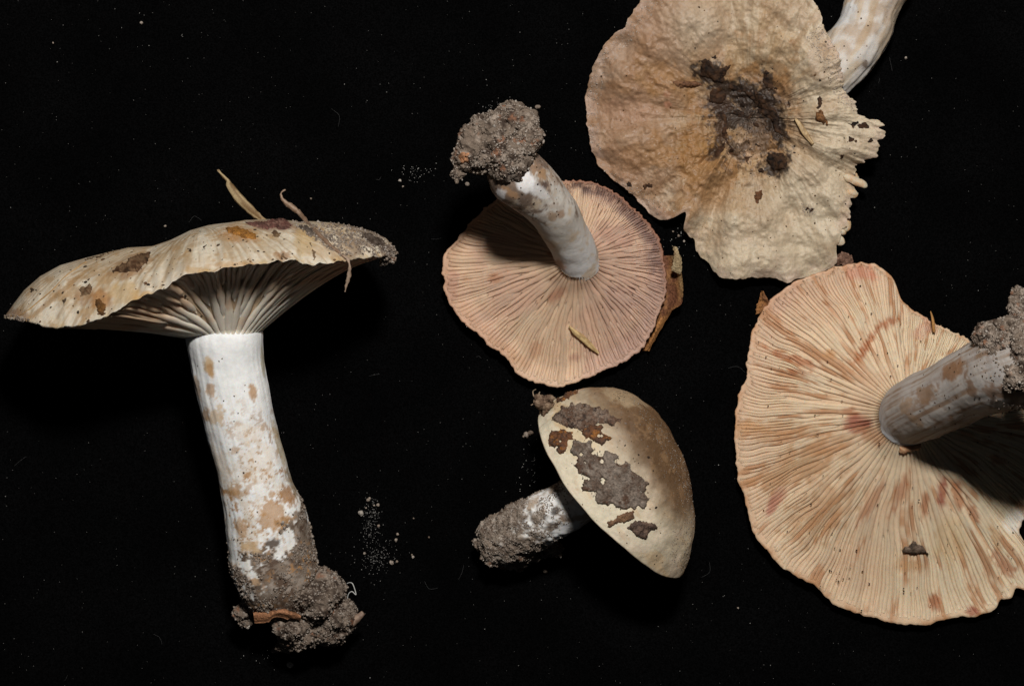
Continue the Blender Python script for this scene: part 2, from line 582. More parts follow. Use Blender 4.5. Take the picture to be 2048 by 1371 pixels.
def crust(hit, poly, colf, step=2.2, thick=4.0, rag=5.0, seed=0, lift=0.0, rough=2.0, holes=0.0):
    """a ragged piece lying on a surface; returns V, F, C or None"""
    p = np.asarray(poly, float)
    x0, y0 = p.min(0) - 8; x1, y1 = p.max(0) + 8
    nx, ny = int((x1 - x0) / step) + 1, int((y1 - y0) / step) + 1
    X, Y = np.meshgrid(x0 + np.arange(nx) * step, y0 + np.arange(ny) * step, indexing='ij')
    Q = np.stack([X, Y, np.zeros_like(X)], -1)
    wx = (fbm(Q, 9, seed + 1, 3, .6) - .5) * 2 * rag
    wy = (fbm(Q, 9, seed + 2, 3, .6) - .5) * 2 * rag
    m = inside(p, X + wx, Y + wy)
    if holes:
        m &= fbm(Q, 14, seed + 5, 3, .6) > holes
    lev = m.astype(float)
    cur = m.copy()
    for _ in range(3):
        e = cur.copy()
        e[1:] &= cur[:-1]; e[:-1] &= cur[1:]; e[:, 1:] &= cur[:, :-1]; e[:, :-1] &= cur[:, 1:]
        cur = e
        lev += cur
    idx = -np.ones(X.shape, int)
    V, src = [], []
    for i, j in zip(*np.nonzero(m)):
        jx = X[i, j] + (((i * 7919 + j * 104729 + seed * 13) % 97) / 97 - .5) * step * .5
        jy = Y[i, j] + (((i * 15485 + j * 3571 + seed * 29) % 89) / 89 - .5) * step * .5
        q, n = hit.at(jx, jy)
        if q is None:
            continue
        k = lev[i, j]
        h = (-0.6, 0.3, 0.75, 1.0)[int(k) - 1] * thick
        nse = (fbm(np.array([[jx, jy, seed * 5.0]]), 7, seed + 9, 2)[0] - .5) * 2 * rough if k > 1 else 0
        idx[i, j] = len(V)
        V.append(q + n * (h + nse + (lift if k > 1 else 0))); src.append((jx, jy, k))
    if len(V) < 6:
        return None
    a, b, c, d = idx[:-1, :-1], idx[1:, :-1], idx[1:, 1:], idx[:-1, 1:]
    ok = (a >= 0) & (b >= 0) & (c >= 0) & (d >= 0)
    F = np.stack([a[ok], d[ok], c[ok], b[ok]], -1)
    if len(F) < 2:
        return None
    # drop quads stretched over an edge of the surface below
    V = np.array(V)
    ext = np.linalg.norm(V[F[:, 0]] - V[F[:, 2]], axis=1)
    F = F[ext < step * 9]
    C = colf(V, np.array(src))
    return V, F, C

def two_tone(c1, c2, size=9, seed=0, c3=None):
    def f(V, src):
        c = np.tile(A(*c1), (len(V), 1))
        c = mixc(c, c2, sm(.4, .6, fbm(V, size, seed, 5, .7)))
        c = c * (.6 + .8 * fbm(V, 5, seed + 11, 3, .7))[:, None]
        if c3 is not None:
            c = mixc(c, c3, sm(.56, .68, fbm(V, size * .7, seed + 3, 4, .6)))
        return c
    return f

def flecks(thing, hit, spots, rng, name="dirt_flecks", parent=None, mat=None, squash=.35):
    """spots: rows (ix, iy, radius, colour index)"""
    PAL = np.array([[.035, .024, .017], [.07, .04, .022], [.13, .07, .035], [.3, .24, .19], [.45, .4, .34], [.2, .15, .12]])
    P, N, R, C = [], [], [], []
    for x, y, r, k in spots:
        p, n = hit.at(x, y)
        if p is None:
            continue
        P.append(p + n * r * .15); N.append(n); R.append(r); C.append(PAL[int(k)])
    if not P:
        return None
    V, F, C = grains(np.array(P), np.array(R), np.array(C), rng, squash, np.array(N))
    return thing.part(name, V, F, C, mat or M_DIRT, smooth=False, parent=parent, stuff=True)

def rand_in(poly, n, rng):
    p = np.asarray(poly, float)
    a, b = p.min(0), p.max(0)
    q = rng.uniform(a, b, (n * 6, 2))
    q = q[inside(p, q[:, 0], q[:, 1])]
    return q[:n]

def lumps(items, seed, amp=0.34, nu=72, nv=44):
    """overlapping crumbly boulders: rows (ix, iy, z, rx, ry, rz)"""
    V, F, o = [], [], 0
    for k, (ix, iy, z, rx, ry, rz) in enumerate(items):
        th = np.arange(nu) / nu * 2 * PI
        ph = np.linspace(0.001, PI - .001, nv)
        TH, PH = np.meshgrid(th, ph, indexing='ij')
        n = np.stack([np.cos(TH) * np.sin(PH), np.sin(TH) * np.sin(PH), np.cos(PH)], -1)
        r = np.array([rx, ry, rz]) * (D - z) / D
        P = W(ix, iy, z) + n * r
        k1 = fbm(P, 0.9 * min(rx, ry, rz) + 6, seed + k, 4, .55) - .5
        k2 = fbm(P, 13, seed + 50 + k, 4, .7) - .5
        P = P + n * (k1 * 2 * amp * min(rx, ry, rz) + k2 * 25)[..., None]
        P[..., 2] = np.maximum(P[..., 2], -0.5)
        V.append(P.reshape(-1, 3)); F.append(orient(P, grid_faces(nu, nv, True)) + o); o += nu * nv
    return np.concatenate(V), np.concatenate(F)

def soil_cols(V, seed):
    c = np.tile(A(.17, .13, .10), (len(V), 1))
    c = mixc(c, (.045, .03, .022), sm(.48, .62, fbm(V, 26, seed, 4, .6)))
    c = mixc(c, (.30, .245, .2), sm(.52, .66, fbm(V, 16, seed + 4, 4, .6)))
    c = mixc(c, (.22, .10, .055), sm(.6, .7, fbm(V, 22, seed + 8, 4, .6)) * .8)
    return c

def soil_on(thing, items, n, rng, seed, rmin=1.6, rmax=3.6, amp=.34, bright=1.0):
    V, F = lumps(items, seed, amp)
    so = thing.part("soil_clump", V, F, soil_cols(V, seed), M_SOIL)
    P, N = surface_samples(V, F, n, rng, lambda P, N: (P[:, 2] > 2) * (0.35 + 0.65 * (N[:, 2] > -.2)) * sm(.3, .5, fbm(P, 24, seed + 77, 3)))
    r = rng.uniform(rmin, rmax, len(P)) * rng.choice([1, 1, 1, 1.5], len(P))
    gv, gf, gc = grains(P + N * (r * .25)[:, None], r, sand_cols(rng, len(P), bright), rng)
    thing.part("sand_grains", gv, gf, gc, M_GRAIN, smooth=False, parent=so, stuff=True)
    return so, V, F

#@@MUSHROOMS
# ================================================================== mushroom lying on its side (long white stem)
def side_mushroom():
    rng = np.random.default_rng(11)
    m = Thing("mushroom", "large mushroom lying on its side, long white stem, wide flat cream cap seen edge on", "mushroom",
              W(520, 900, 0), "mushrooms laid out on the black cloth")
    O = (0, 320); K = 2.4976
    near = np.array(zp([(20, 790), (70, 800), (150, 810), (220, 830), (280, 838), (350, 832), (430, 815), (480, 793), (530, 780), (600, 745),
                        (640, 715), (700, 690), (760, 660), (830, 635), (880, 600), (930, 565), (990, 557), (1060, 558), (1120, 542), (1200, 530),
                        (1300, 515), (1400, 503), (1460, 500), (1560, 522), (1640, 515), (1720, 502), (1800, 490), (1880, 485), (1950, 478), (1990, 467)], K, O))
    mid = np.array(zp([(20, 785), (70, 715), (120, 650), (200, 580), (300, 525), (420, 490), (560, 455), (640, 437), (760, 430), (850, 400),
                       (950, 352), (1040, 327), (1130, 315), (1230, 300), (1330, 297), (1420, 300), (1500, 310), (1560, 307), (1650, 312),
                       (1750, 327), (1850, 352), (1930, 392), (1990, 465)], K, O))
    xc, R, zc, Rz = 402.0, 394.0, 262.0, 252.0
    def ynear(x): return np.interp(x, near[:, 0], near[:, 1])
    def ymid(x): return np.interp(x, mid[:, 0], mid[:, 1])
    def rim(th):
        x = xc + R * np.cos(th)
        sn = np.sin(th)
        yn, ym = ynear(x), ymid(x)
        rib = (nz(th * 28, seed=4, oct=2) - .5) * 9 + (nz(th * 60, seed=14, oct=2) - .5) * 5
        y = np.where(sn >= 0, yn + rib * sm(0, .3, sn) * .8, lerp(yn, ym, sm(0, .5, -sn) * .75))
        return x, y, zc + Rz * sn * (1 + 0.06 * (nz(th * 2.5, seed=8) - .5))
    def T(th, s):
        X = s * np.cos(th)
        x = xc + R * X
        v = np.clip(np.abs(s * np.sin(th)) / np.sqrt(np.maximum(1 - X * X, 1e-6)), 0, 1)
        # the rim straight below this point of the skin
        tv = np.where(np.sin(th) >= 0, np.arccos(np.clip(X, -1, 1)), -np.arccos(np.clip(X, -1, 1)))
        yr = rim(tv)[1]
        ym = ymid(x)
        y = ym + (yr - ym) * v ** 2.3
        z = zc + (rim(th)[2] - zc) * s
        rib = (nz(tv * 26, v * 1.5, seed=4, oct=3) - .5) * 16 * sm(.35, .95, v)
        bell = np.sin(PI * v) * (1 - s ** 6)
        y = y + (nz(x / 60, z / 60, seed=6, oct=4) - .5) * 9 * bell + rib * .4 * bell
        P = W(x, y, z)
        P[..., 2] += (rib + (nz(x / 16, z / 16, y / 16, seed=16) - .5) * 3) * (1 - s ** 8)
        return P
    cx, cy, cz, r0 = 447.0, 667.0, 246.0, 69.0
    def G(th, t):
        xr, yr, zr = rim(th)
        x0 = cx + r0 * np.cos(th); z0 = cz + r0 * np.sin(th)
        y0 = cy + 9 * np.clip(-np.cos(th), 0, 1) ** 2 + 3
        x = lerp(x0, xr, t); z = lerp(z0, zr - 3, t)
        y = lerp(y0, yr - 1, 1 - (1 - np.clip(t, 0, 1)) ** 1.55)
        return W(x, y, z)
    def colT(P, th, s):
        c = np.tile(A(.55, .475, .365), P.shape[:-1] + (1,))
        q = np.stack([P[..., 0], P[..., 1] * 1.0, P[..., 2] * .35], -1)
        c = mixc(c, (.50, .38, .24), sm(.5, .7, fbm(q, 70, 3, 4)) * .6)
        c = mixc(c, (.76, .72, .62), sm(.5, .7, fbm(q, 34, 5, 4)) * .7)
        c = mixc(c, (.78, .75, .68), sm(.8, .97, s) * .55 * sm(.35, .6, fbm(P, 22, 7, 3)))
        c = mixc(c, (.62, .44, .2), sm(.95, 1, s) * .55 * sm(.42, .6, fbm(P, 18, 9, 3)))
        fb = nz(th * 50, s * 2.5, seed=77, oct=4, gain=.6)
        c = mixc(c, (.40, .29, .18), sm(.52, .66, fb) * .6)
        c = mixc(c, (.74, .70, .61), sm(.5, .36, fb) * .5)
        c = mixc(c, (.42, .27, .13), sm(.54, .64, fbm(P, 30, 78, 5, .65)) * .6)
        ix, iy = PX(P)
        c = mixc(c, (.40, .33, .27), sm(230, 60, ix) * sm(.9, .5, s) * .6)
        c = mixc(c, (.22, .165, .125), sm(600, 720, ix) * sm(.4, .56, fbm(P, 30, 19, 5, .65)) * sm(.98, .5, s * np.sin(th)) * .9)
        br = (.30, .15, .06)
        c = blots(c, P, [(265, 530, 55, 26, -25, br, .6), (205, 600, 26, 30, 20, (.4, .2, .07), .8), (170, 590, 26, 22, -30, br, .5),
                         (480, 468, 46, 20, 15, (.42, .2, .06), .55), (545, 450, 70, 16, 5, (.22, .12, .08), .5), (250, 585, 40, 30, 0, (.62, .44, .22), .6),
                         (610, 480, 26, 40, 0, (.55, .40, .2), .6), (565, 510, 18, 14, 0, br, .7), (30, 625, 40, 12, 10, (.33, .2, .12), .7),
                         (115, 590, 110, 7, -40, (.36, .22, .1), .7, .3), (660, 500, 60, 22, 0, (.5, .38, .25), .5), (285, 600, 30, 16, -35, (.55, .33, .12), .6),
                         (390, 540, 30, 10, 0, (.5, .3, .1), .5), (470, 530, 60, 9, 0, (.5, .28, .1), .5)], 40)
        return c * A(.90, .855, .80)
    def colU(P, th, t):
        return mixc(np.tile(A(.60, .40, .24), P.shape[:-1] + (1,)), (.66, .5, .33), fbm(P, 20, 2, 2))
    cap, Pc, Fc = make_cap(m, T, G, 1 if False else SIGN1, 6, colT, colU, M_CAP, nth=640, ns=130)
    def colG(V, th, t, i):
        c = np.tile(A(.74, .66, .55), V.shape[:-1] + (1,)) * (0.93 + .12 * ((i * 37) % 11) / 11)
        c = mixc(c, (.60, .36, .2), sm(.30, .6, t) * .75)
        c = mixc(c, (.6, .36, .2), sm(.58, .72, nz(np.full(V.shape[:-1], i * .8), t * 6, seed=3)) * .5)
        return c
    make_gills(m, G, SIGN1, 176, 4.5, colG, rng, fill=1.0, sector=lambda a: math.sin(a) > -.75, tiers=(0, .2, .5), wob=.012, wmax=7, nseg=22)
    # stem
    Ok = (340, 640); Kk = 1.876
    L = zp([(55, 66), (75, 160), (105, 300), (140, 430), (172, 540), (188, 640), (203, 740), (213, 830), (222, 920), (272, 1000), (370, 1060)], Kk, Ok)
    Rr = zp([(347, 38), (354, 160), (377, 300), (405, 430), (436, 540), (466, 640), (512, 740), (533, 830), (552, 920), (575, 985), (570, 1030)], Kk, Ok)
    n = len(L); rows = []
    for k, (a, b) in enumerate(zip(L, Rr)):
        u = k / (n - 1)
        r = math.hypot(a[0] - b[0], a[1] - b[1]) / 2
        rows.append(((a[0] + b[0]) / 2, (a[1] + b[1]) / 2, lerp(246, 96, u ** .9), r * .985))
    rows = [(rows[0][0] - 2, rows[0][1] - 18, 250, rows[0][3] * .92)] + rows
    def disp(P, t, ph):
        f = (nz(np.cos(ph) * 9, np.sin(ph) * 9, t * 5, seed=5, oct=4) - .5) * 5
        return f * .6 + (fbm(P, 60, 6, 3) - .5) * 7 + (fbm(P, 12, 8, 3) - .5) * 2.5 * sm(.5, .9, t)
    def caked(P):
        ix, iy = PX(P)
        return sm(-.06, .12, (iy + .9 * (ix - 540) - 1100) / 130 + (fbm(P, 34, 45, 5, .7) - .5) * 3.6)
    def cs(P, t, ph):
        c = np.tile(A(.82, .83, .83), P.shape[:-1] + (1,))
        st = nz(np.cos(ph) * 10, np.sin(ph) * 10, t * 4, seed=15, oct=4)
        c = mixc(c, (.74, .68, .58), sm(.5, .68, st) * .5 * sm(.1, .5, t))
        c = mixc(c, (.62, .47, .30), sm(.52, .68, fbm(P, 44, 25, 5, .65)) * sm(.24, .6, t) * .4)
        c = mixc(c, (.42, .24, .1), sm(.6, .69, fbm(P, 22, 35, 5, .6)) * sm(.2, .65, t) * .85)
        c = mixc(c, (.34, .22, .13), np.clip(caked(P) * 1.5, 0, 1) * .5)
        sl = mixc(np.tile(A(.2, .155, .12), P.shape[:-1] + (1,)), (.10, .065, .045), sm(.45, .6, fbm(P, 20, 46, 5, .7)))
        sl = mixc(sl, (.3, .25, .21), sm(.52, .62, fbm(P, 14, 47, 4, .7)))
        k = caked(P)[..., None]
        c = c * (1 - k) + sl * k
        c = mixc(c, (.38, .2, .08), sm(.555, .61, fbm(P, 11, 36, 5, .75)) * sm(.12, .5, t) * sm(.42, .58, fbm(P, 60, 37, 3)) * .9)
        br = (.44, .25, .11); tan = (.58, .41, .24)
        c = blots(c, P, [(418, 732, 13, 26, -12, tan, .95, .5, 9), (421, 740, 8, 20, -12, br, .7, .7, 6), (420, 780, 12, 18, 0, br, .75, .7, 8),
                         (505, 785, 11, 24, -8, br, .85, .6, 8), (432, 830, 22, 26, 10, tan, .7, 1.1, 8), (412, 828, 10, 18, 10, br, .7, .7, 8),
                         (468, 985, 20, 22, 0, br, .75, 1.0, 7), (572, 990, 22, 24, 30, (.34, .18, .08), .9, .8, 9), (540, 1030, 40, 40, 20, br, .8, 1.15, 8),
                         (482, 1055, 14, 26, -15, br, .7, .7, 9), (500, 1095, 24, 16, 0, tan, .9, .7, 10), (545, 1085, 18, 13, 0, (.1, .07, .05), .95, .6, 7),
                         (520, 925, 60, 50, 0, tan, .3, 1.1, 12), (440, 930, 24, 60, -14, tan, .4, 1.1, 10), (395, 775, 7, 30, -14, (.5, .36, .25), .8, .6, 8),
                         (525, 720, 5, 40, -5, (.42, .36, .22), .7, .5, 8), (560, 890, 9, 60, -18, (.45, .36, .22), .7, .7, 10),
                         (585, 965, 9, 40, -22, (.25, .18, .1), .8, .7, 8), (470, 900, 12, 10, 0, br, .6, .7, 7), (500, 860, 60, 24, 0, tan, .25, 1.1, 10)], 60)
        return c
    st, Vs, Fs = tube_part(m, "stem", rows, 150, 300, cs, M_STEM, disp)
    # soil at the base
    items = [(562, 1168, 100, 70, 50, 84), (626, 1190, 95, 66, 52, 84), (672, 1232, 75, 40, 38, 62), (590, 1240, 75, 50, 42, 70), (640, 1258, 60, 58, 28, 58),
             (592, 1278, 48, 32, 18, 46), (525, 1178, 80, 32, 42, 66), (652, 1168, 86, 30, 24, 56), (688, 1220, 60, 24, 20, 44), (604, 1110, 118, 24, 48, 52), (484, 1226, 92, 17, 18, 22), (492, 1242, 86, 13, 10, 16), (506, 1206, 88, 24, 22, 34), (600, 1276, 84, 40, 20, 40), (655, 1262, 84, 44, 24, 40), (575, 1292, 62, 22, 10, 24)]
    so, Vl, Fl = soil_on(m, items, 8000, rng, 100, 1.0, 2.4)
    # sand caked on the stem
    P, N = surface_samples(Vs, Fs, 5200, rng, lambda P, N: (N[:, 2] > -.4) * (PX(P)[1] > 980) * (caked(P) ** 2 * sm(.4, .6, fbm(P, 18, 48, 4)) + .006))
    r = rng.uniform(.9, 2.0, len(P)) * rng.choice([1, 1, 1, 1.7], len(P))
    gv, gf, gc = grains(P + N * (r * .3)[:, None], r, sand_cols(rng, len(P)), rng)
    m.part("sand_grains", gv, gf, gc, M_GRAIN, smooth=False, parent=st, stuff=True)
    hs = Hit((Vs, Fs))
    sp = [(438, 722, 1.6, 1), (490, 770, 1.5, 1), (489, 782, 1.4, 1), (476, 826, 1.8, 1), (468, 842, 1.4, 1)]
    sp += [(x, y, rng.uniform(.6, 1.4) + rng.random() ** 5 * 2, rng.choice([1, 1, 2])) for x, y in zip(rng.uniform(390, 590, 60), rng.uniform(690, 1120, 60)) if rng.random() < (y - 600) / 500]
    flecks(m, hs, sp, rng, parent=st)
    hc = Hit((Pc, Fc))
    # dirt stuck on the cap
    Zq = lambda p: zp(p, K, O)
    for k, (pl, cf, tk) in enumerate([
            ([(540, 555), (600, 520), (690, 462), (750, 448), (752, 500), (720, 540), (690, 575), (640, 560), (590, 565)], two_tone((.13, .06, .03), (.3, .18, .1), 12, 3, (.06, .035, .02)), 4),
            ([(390, 640), (440, 610), (470, 640), (455, 680), (400, 690)], two_tone((.2, .1, .05), (.36, .24, .14), 9, 6), 2.5),
            ([(470, 700), (510, 685), (540, 740), (520, 785), (480, 775)], two_tone((.28, .13, .04), (.14, .07, .03), 9, 9), 3.5),
            ([(350, 500), (450, 478), (560, 452), (575, 470), (470, 500), (380, 512)], two_tone((.14, .08, .04), (.3, .2, .12), 9, 12), 3),
            ([(1350, 350), (1410, 345), (1400, 390), (1365, 395)], two_tone((.3, .19, .1), (.2, .12, .07), 9, 15), 3),
            ([(1470, 320), (1560, 330), (1600, 390), (1560, 385), (1500, 355)], two_tone((.2, .16, .13), (.12, .09, .07), 9, 18), 5),
            ([(1760, 345), (1850, 360), (1920, 400), (1975, 460), (1930, 470), (1880, 440), (1820, 400)], two_tone((.16, .12, .095), (.08, .055, .04), 10, 21, (.28, .22, .18)), 6),
            ([(1000, 420), (1030, 415), (1040, 450), (1010, 455)], two_tone((.07, .045, .03), (.12, .08, .05), 8, 25), 2),
            ([(930, 440), (965, 430), (960, 462), (935, 465)], two_tone((.1, .06, .035), (.15, .1, .06), 8, 26), 2),
            ([(700, 590), (745, 600), (740, 625), (705, 625)], two_tone((.2, .1, .05), (.3, .17, .08), 8, 27), 2),
            ([(140, 640), (190, 620), (200, 650), (150, 665)], two_tone((.1, .065, .04), (.15, .1, .06), 8, 28), 2),
            ([(1540, 380), (1570, 420), (1580, 500), (1560, 505), (1548, 440)], two_tone((.2, .13, .07), (.3, .2, .12), 8, 29), 2),
            ([(1400, 470), (1450, 475), (1440, 500), (1405, 498)], two_tone((.24, .13, .06), (.3, .2, .12), 8, 30), 2),
            ([(300, 690), (325, 680), (335, 710), (315, 722)], two_tone((.07, .045, .03), (.12, .08, .05), 8, 24), 2)]):
        r_ = crust(hc, Zq(pl), lambda V, q: cf(V, q) * .55, seed=200 + k * 3, thick=tk * .8, rag=8)
        if r_:
            m.part("dirt_patch", *r_, M_DIRT, parent=cap)
    sp = [(x, y, rng.uniform(.8, 2.4) + 2.6 * rng.random() ** 6, rng.choice([0, 0, 1, 1, 2])) for x, y in zip(rng.uniform(40, 770, 420), rng.uniform(440, 650, 420))]
    flecks(m, hc, sp, rng, parent=cap)
    q = np.concatenate([rand_in(Zq([(1560, 305), (1760, 325), (1930, 385), (1995, 470), (1960, 500), (1850, 470), (1700, 420), (1560, 380)]), 620, rng),
                        rand_in(Zq([(1440, 300), (1560, 320), (1760, 470), (1700, 480), (1560, 395)]), 350, rng),
                        rand_in(Zq([(20, 780), (60, 770), (160, 800), (100, 810)]), 60, rng)])
    P, N = hc.many(q[:, 0], q[:, 1])
    r = rng.uniform(.9, 2.6, len(P))
    gv, gf, gc = grains(P + N * (r * .4)[:, None], r, sand_cols(rng, len(P)), rng)
    m.part("sand_grains", gv, gf, gc, M_GRAIN, smooth=False, parent=cap, stuff=True)
    # crumbly sand lump at the right tip of the cap
    p0 = hc.at(772, 500)[0]
    z0 = p0[2] if p0 is not None else 250
    V, F = lumps([(771, 503, z0 - 4, 15, 14, 14), (779, 516, z0 - 12, 10, 9, 10), (768, 523, z0 - 14, 9, 6, 8), (783, 500, z0 - 6, 8, 8, 9)], 140, nu=24, nv=16)
    so2 = m.part("soil_clump", V, F, soil_cols(V, 141), M_SOIL)
    P, N = surface_samples(V, F, 420, rng)
    r = rng.uniform(1.3, 2.8, len(P))
    gv, gf, gc = grains(P + N * (r * .3)[:, None], r, sand_cols(rng, len(P)), rng)
    m.part("sand_grains", gv, gf, gc, M_GRAIN, smooth=False, parent=so2, stuff=True)
    return m, hc, Zq, (Vl, Fl)
SIGN1 = -1
M1, HIT1, ZQ1, SOIL1 = side_mushroom()
# ================================================================== mushroom standing on its cap, stem pointing at the camera
def tilt_gills(c, r0, z0, pol, zfun, squ=1.0):
    def G(th, t):
        th = np.asarray(th, float)
        r1 = pol(th)
        rr = lerp(r0, r1 - 1.5, t)
        ix = c[0] + rr * np.cos(th); iy = c[1] + rr * np.sin(th)
        return W(ix, iy, zfun(th, t, rr))
    return G

def upright_mushroom():
    rng = np.random.default_rng(22)
    m = Thing("mushroom", "upside-down mushroom with pinkish gills and an upright stem ending in a soil clod", "mushroom",
              W(1110, 570, 0), "mushrooms laid out on the black cloth")
    O = (860, 180); K = 2.211
    poly = zp([(610, 398), (660, 398), (720, 405), (780, 430), (850, 475), (910, 530), (960, 580), (1000, 630), (1028, 690), (1035, 740), (1042, 800),
               (1050, 850), (1045, 910), (1020, 970), (1000, 1030), (970, 1090), (940, 1145), (880, 1192), (820, 1222), (770, 1238), (720, 1265), (660, 1288),
               (600, 1307), (560, 1315), (510, 1305), (450, 1290), (400, 1270), (370, 1235), (340, 1190), (300, 1152), (258, 1138), (250, 1112), (200, 1070),
               (150, 1030), (110, 980), (75, 930), (60, 880), (63, 850), (50, 800), (55, 740), (80, 700), (120, 660), (165, 600), (230, 530), (310, 470), (400, 425), (500, 402)], K, O)
    c = (1152.0, 517.0)
    pol0 = Polar(poly, c, 3)
    pol = lambda th: pol0(th) + (nz(np.asarray(th) * 34, seed=2, oct=3, gain=.7) - .5) * 9
    def zg(th, t, rr):
        lob = (nz(np.cos(th) * 1.6, np.sin(th) * 1.6, seed=31) - .5) * 26
        return 26 + 84 * (1 - t) ** 1.5 + 14 * np.exp(-((t) / .1) ** 2) + lob * t ** 2 + 12 * sm(.8, 1, t)
    G = tilt_gills(c, 38, 0, pol, zg)
    def T(th, s):
        r1 = pol(th)
        rr = r1 * (s + .012 * np.sin(PI * s))
        ix = c[0] + rr * np.cos(th); iy = c[1] + rr * np.sin(th)
        t = np.clip((rr - 38) / (r1 - 38), 0, 1)
        z = np.maximum(zg(th, t, rr) - 3 - 34 * np.clip(1 - s ** 5, 0, 1), 0) * sm(-.2, .6, s) + (nz(ix / 40, iy / 40, seed=5) - .5) * 6 * (1 - s)
        return W(ix, iy, z)
    def pig(P, th, t):
        c_ = np.tile(A(.66, .50, .385), P.shape[:-1] + (1,))
        c_ = mixc(c_, (.58, .40, .33), sm(.42, .62, fbm(P, 90, 4, 4)) * .7)
        ix, iy = PX(P)
        c_ = mixc(c_, (.54, .385, .35), sm(1120, 1320, ix) * .5)
        c_ = mixc(c_, (.52, .32, .22), sm(.8, 1, t) * sm(1100, 950, ix) * .6)
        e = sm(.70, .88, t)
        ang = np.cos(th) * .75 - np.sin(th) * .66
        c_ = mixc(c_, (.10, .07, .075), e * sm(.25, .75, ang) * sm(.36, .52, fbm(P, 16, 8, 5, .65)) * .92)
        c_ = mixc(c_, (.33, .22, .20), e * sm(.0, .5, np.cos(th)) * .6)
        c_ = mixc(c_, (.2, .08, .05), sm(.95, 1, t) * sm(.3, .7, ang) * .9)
        c_ = blots(c_, P, [(1112, 590, 26, 14, -40, (.42, .22, .15), .8), (990, 555, 18, 12, 0, (.45, .24, .15), .7), (1120, 515, 30, 10, 25, (.42, .17, .06), .8),
                           (930, 555, 12, 10, 0, (.45, .26, .17), .5), (905, 570, 16, 40, 0, (.45, .27, .22), .6), (1070, 700, 16, 24, 30, (.5, .3, .2), .6), (1150, 715, 14, 10, 0, (.42, .24, .2), .5),
                           (1020, 705, 60, 16, 35, (.52, .33, .22), .5), (1235, 470, 60, 26, 20, (.46, .30, .26), .6), (1250, 600, 60, 40, 0, (.5, .36, .33), .5)], 80)
        return c_ * A(.88, .81, .72)
    def colT(P, th, s):
        return pig(P, th, np.ones_like(s))
    def colU(P, th, t):
        return mixc(pig(P, th, t), (.46, .25, .15), .2 * np.ones(P.shape[:-1]))
    cap, Pc, Fc = make_cap(m, T, G, SIGN2, 4.2, colT, colU, M_CAP, nth=560, ns=60, nu=70)
    def colG(V, th, t, i):
        return pig(V, th, t) * (.9 + .2 * ((i * 53) % 17) / 17)
    make_gills(m, G, SIGN2, 190, 3.2, colG, rng, fill=1.0, tiers=(0, .26, .56), wob=.06, wmax=7, nseg=24, tend=.975)
    hit = Hit((Pc, Fc))
    # stem
    rows = [(1160, 530, 84, 43), (1154, 515, 102, 44), (1140, 480, 148, 44.5), (1120, 445, 194, 47), (1095, 410, 238, 51), (1063, 375, 274, 57), (1035, 350, 298, 61), (1015, 330, 314, 50), (1005, 318, 324, 30)]
    def disp(P, t, ph):
        return (fbm(P, 60, 6, 2) - .5) * 8 + (fbm(P, 12, 7, 3) - .5) * 1.2 + (nz(t * 12, np.cos(ph) * 1.5, np.sin(ph) * 1.5, seed=71) - .5) * 1
    def cs(P, t, ph):
        c_ = np.tile(A(.52, .485, .44), P.shape[:-1] + (1,))
        c_ = mixc(c_, (.62, .62, .63), sm(.45, .15, t) * .7)
        c_ = mixc(c_, (.70, .68, .66), sm(.5, .66, fbm(P, 30, 5, 4)) * .6 * sm(.3, .8, t))
        c_ = mixc(c_, (.46, .34, .22), sm(.48, .62, fbm(P, 40, 12, 5, .65)) * .7)
        c_ = mixc(c_, (.26, .15, .08), sm(.53, .62, fbm(P, 20, 15, 5, .7)) * sm(.4, .8, t) * .9)
        c_ = mixc(c_, (.17, .12, .09), sm(.0, .25, t - .55 + (fbm(P, 22, 16, 5, .7) - .5) * 1.1))
        c_ = blots(c_, P, [(1103, 432, 14, 12, 0, (.3, .19, .11), .7), (1122, 428, 10, 10, 0, (.28, .16, .09), .7), (1090, 371, 8, 8, 0, (.09, .06, .05), .9, .3, 6),
                           (1020, 385, 26, 10, 35, (.34, .2, .11), .8), (1085, 348, 10, 14, 0, (.34, .2, .1), .7), (1120, 530, 22, 8, 30, (.4, .18, .07), .7),
                           (1052, 365, 26, 20, 30, (.76, .75, .75), .8), (1000, 390, 16, 14, 0, (.72, .7, .7), .7), (1080, 385, 30, 14, 30, (.74, .73, .72), .7)], 90)
        return c_
    st, Vs, Fs = tube_part(m, "stem", rows, 120, 180, cs, M_STEM, disp)
    hs = Hit((Vs, Fs))
    sp = [(x, y, rng.uniform(.9, 2.6), rng.choice([0, 1, 1, 2])) for x, y in zip(rng.uniform(990, 1130, 60), rng.uniform(310, 440, 60))]
    flecks(m, hs, sp, rng, parent=st)
    # clod of soil
    items = [(1010, 275, 332, 52, 46, 46), (960, 300, 327, 46, 38, 42), (1035, 250, 337, 40, 36, 40), (930, 315, 322, 24, 30, 32), (1020, 222, 337, 26, 18, 24),
             (1055, 270, 324, 26, 30, 34), (985, 255, 337, 40, 30, 36), (950, 275, 332, 30, 28, 30), (990, 320, 312, 56, 28, 34), (915, 345, 320, 12, 11, 12), (1030, 300, 310, 40, 34, 34), (1014, 314, 344, 48, 44, 44), (1050, 282, 340, 34, 34, 42)]
    so, Vl, Fl = soil_on(m, items, 6400, rng, 300, .9, 2.0, bright=1.1)
    hl = Hit((Vl, Fl))
    r_ = crust(hl, [(912, 312), (925, 302), (940, 306), (940, 325), (922, 330)], two_tone((.42, .2, .1), (.3, .15, .08), 9, 6), seed=306, thick=3, rag=4)
    if r_:
        m.part("bark_flake", *r_, M_LEAF, parent=so)
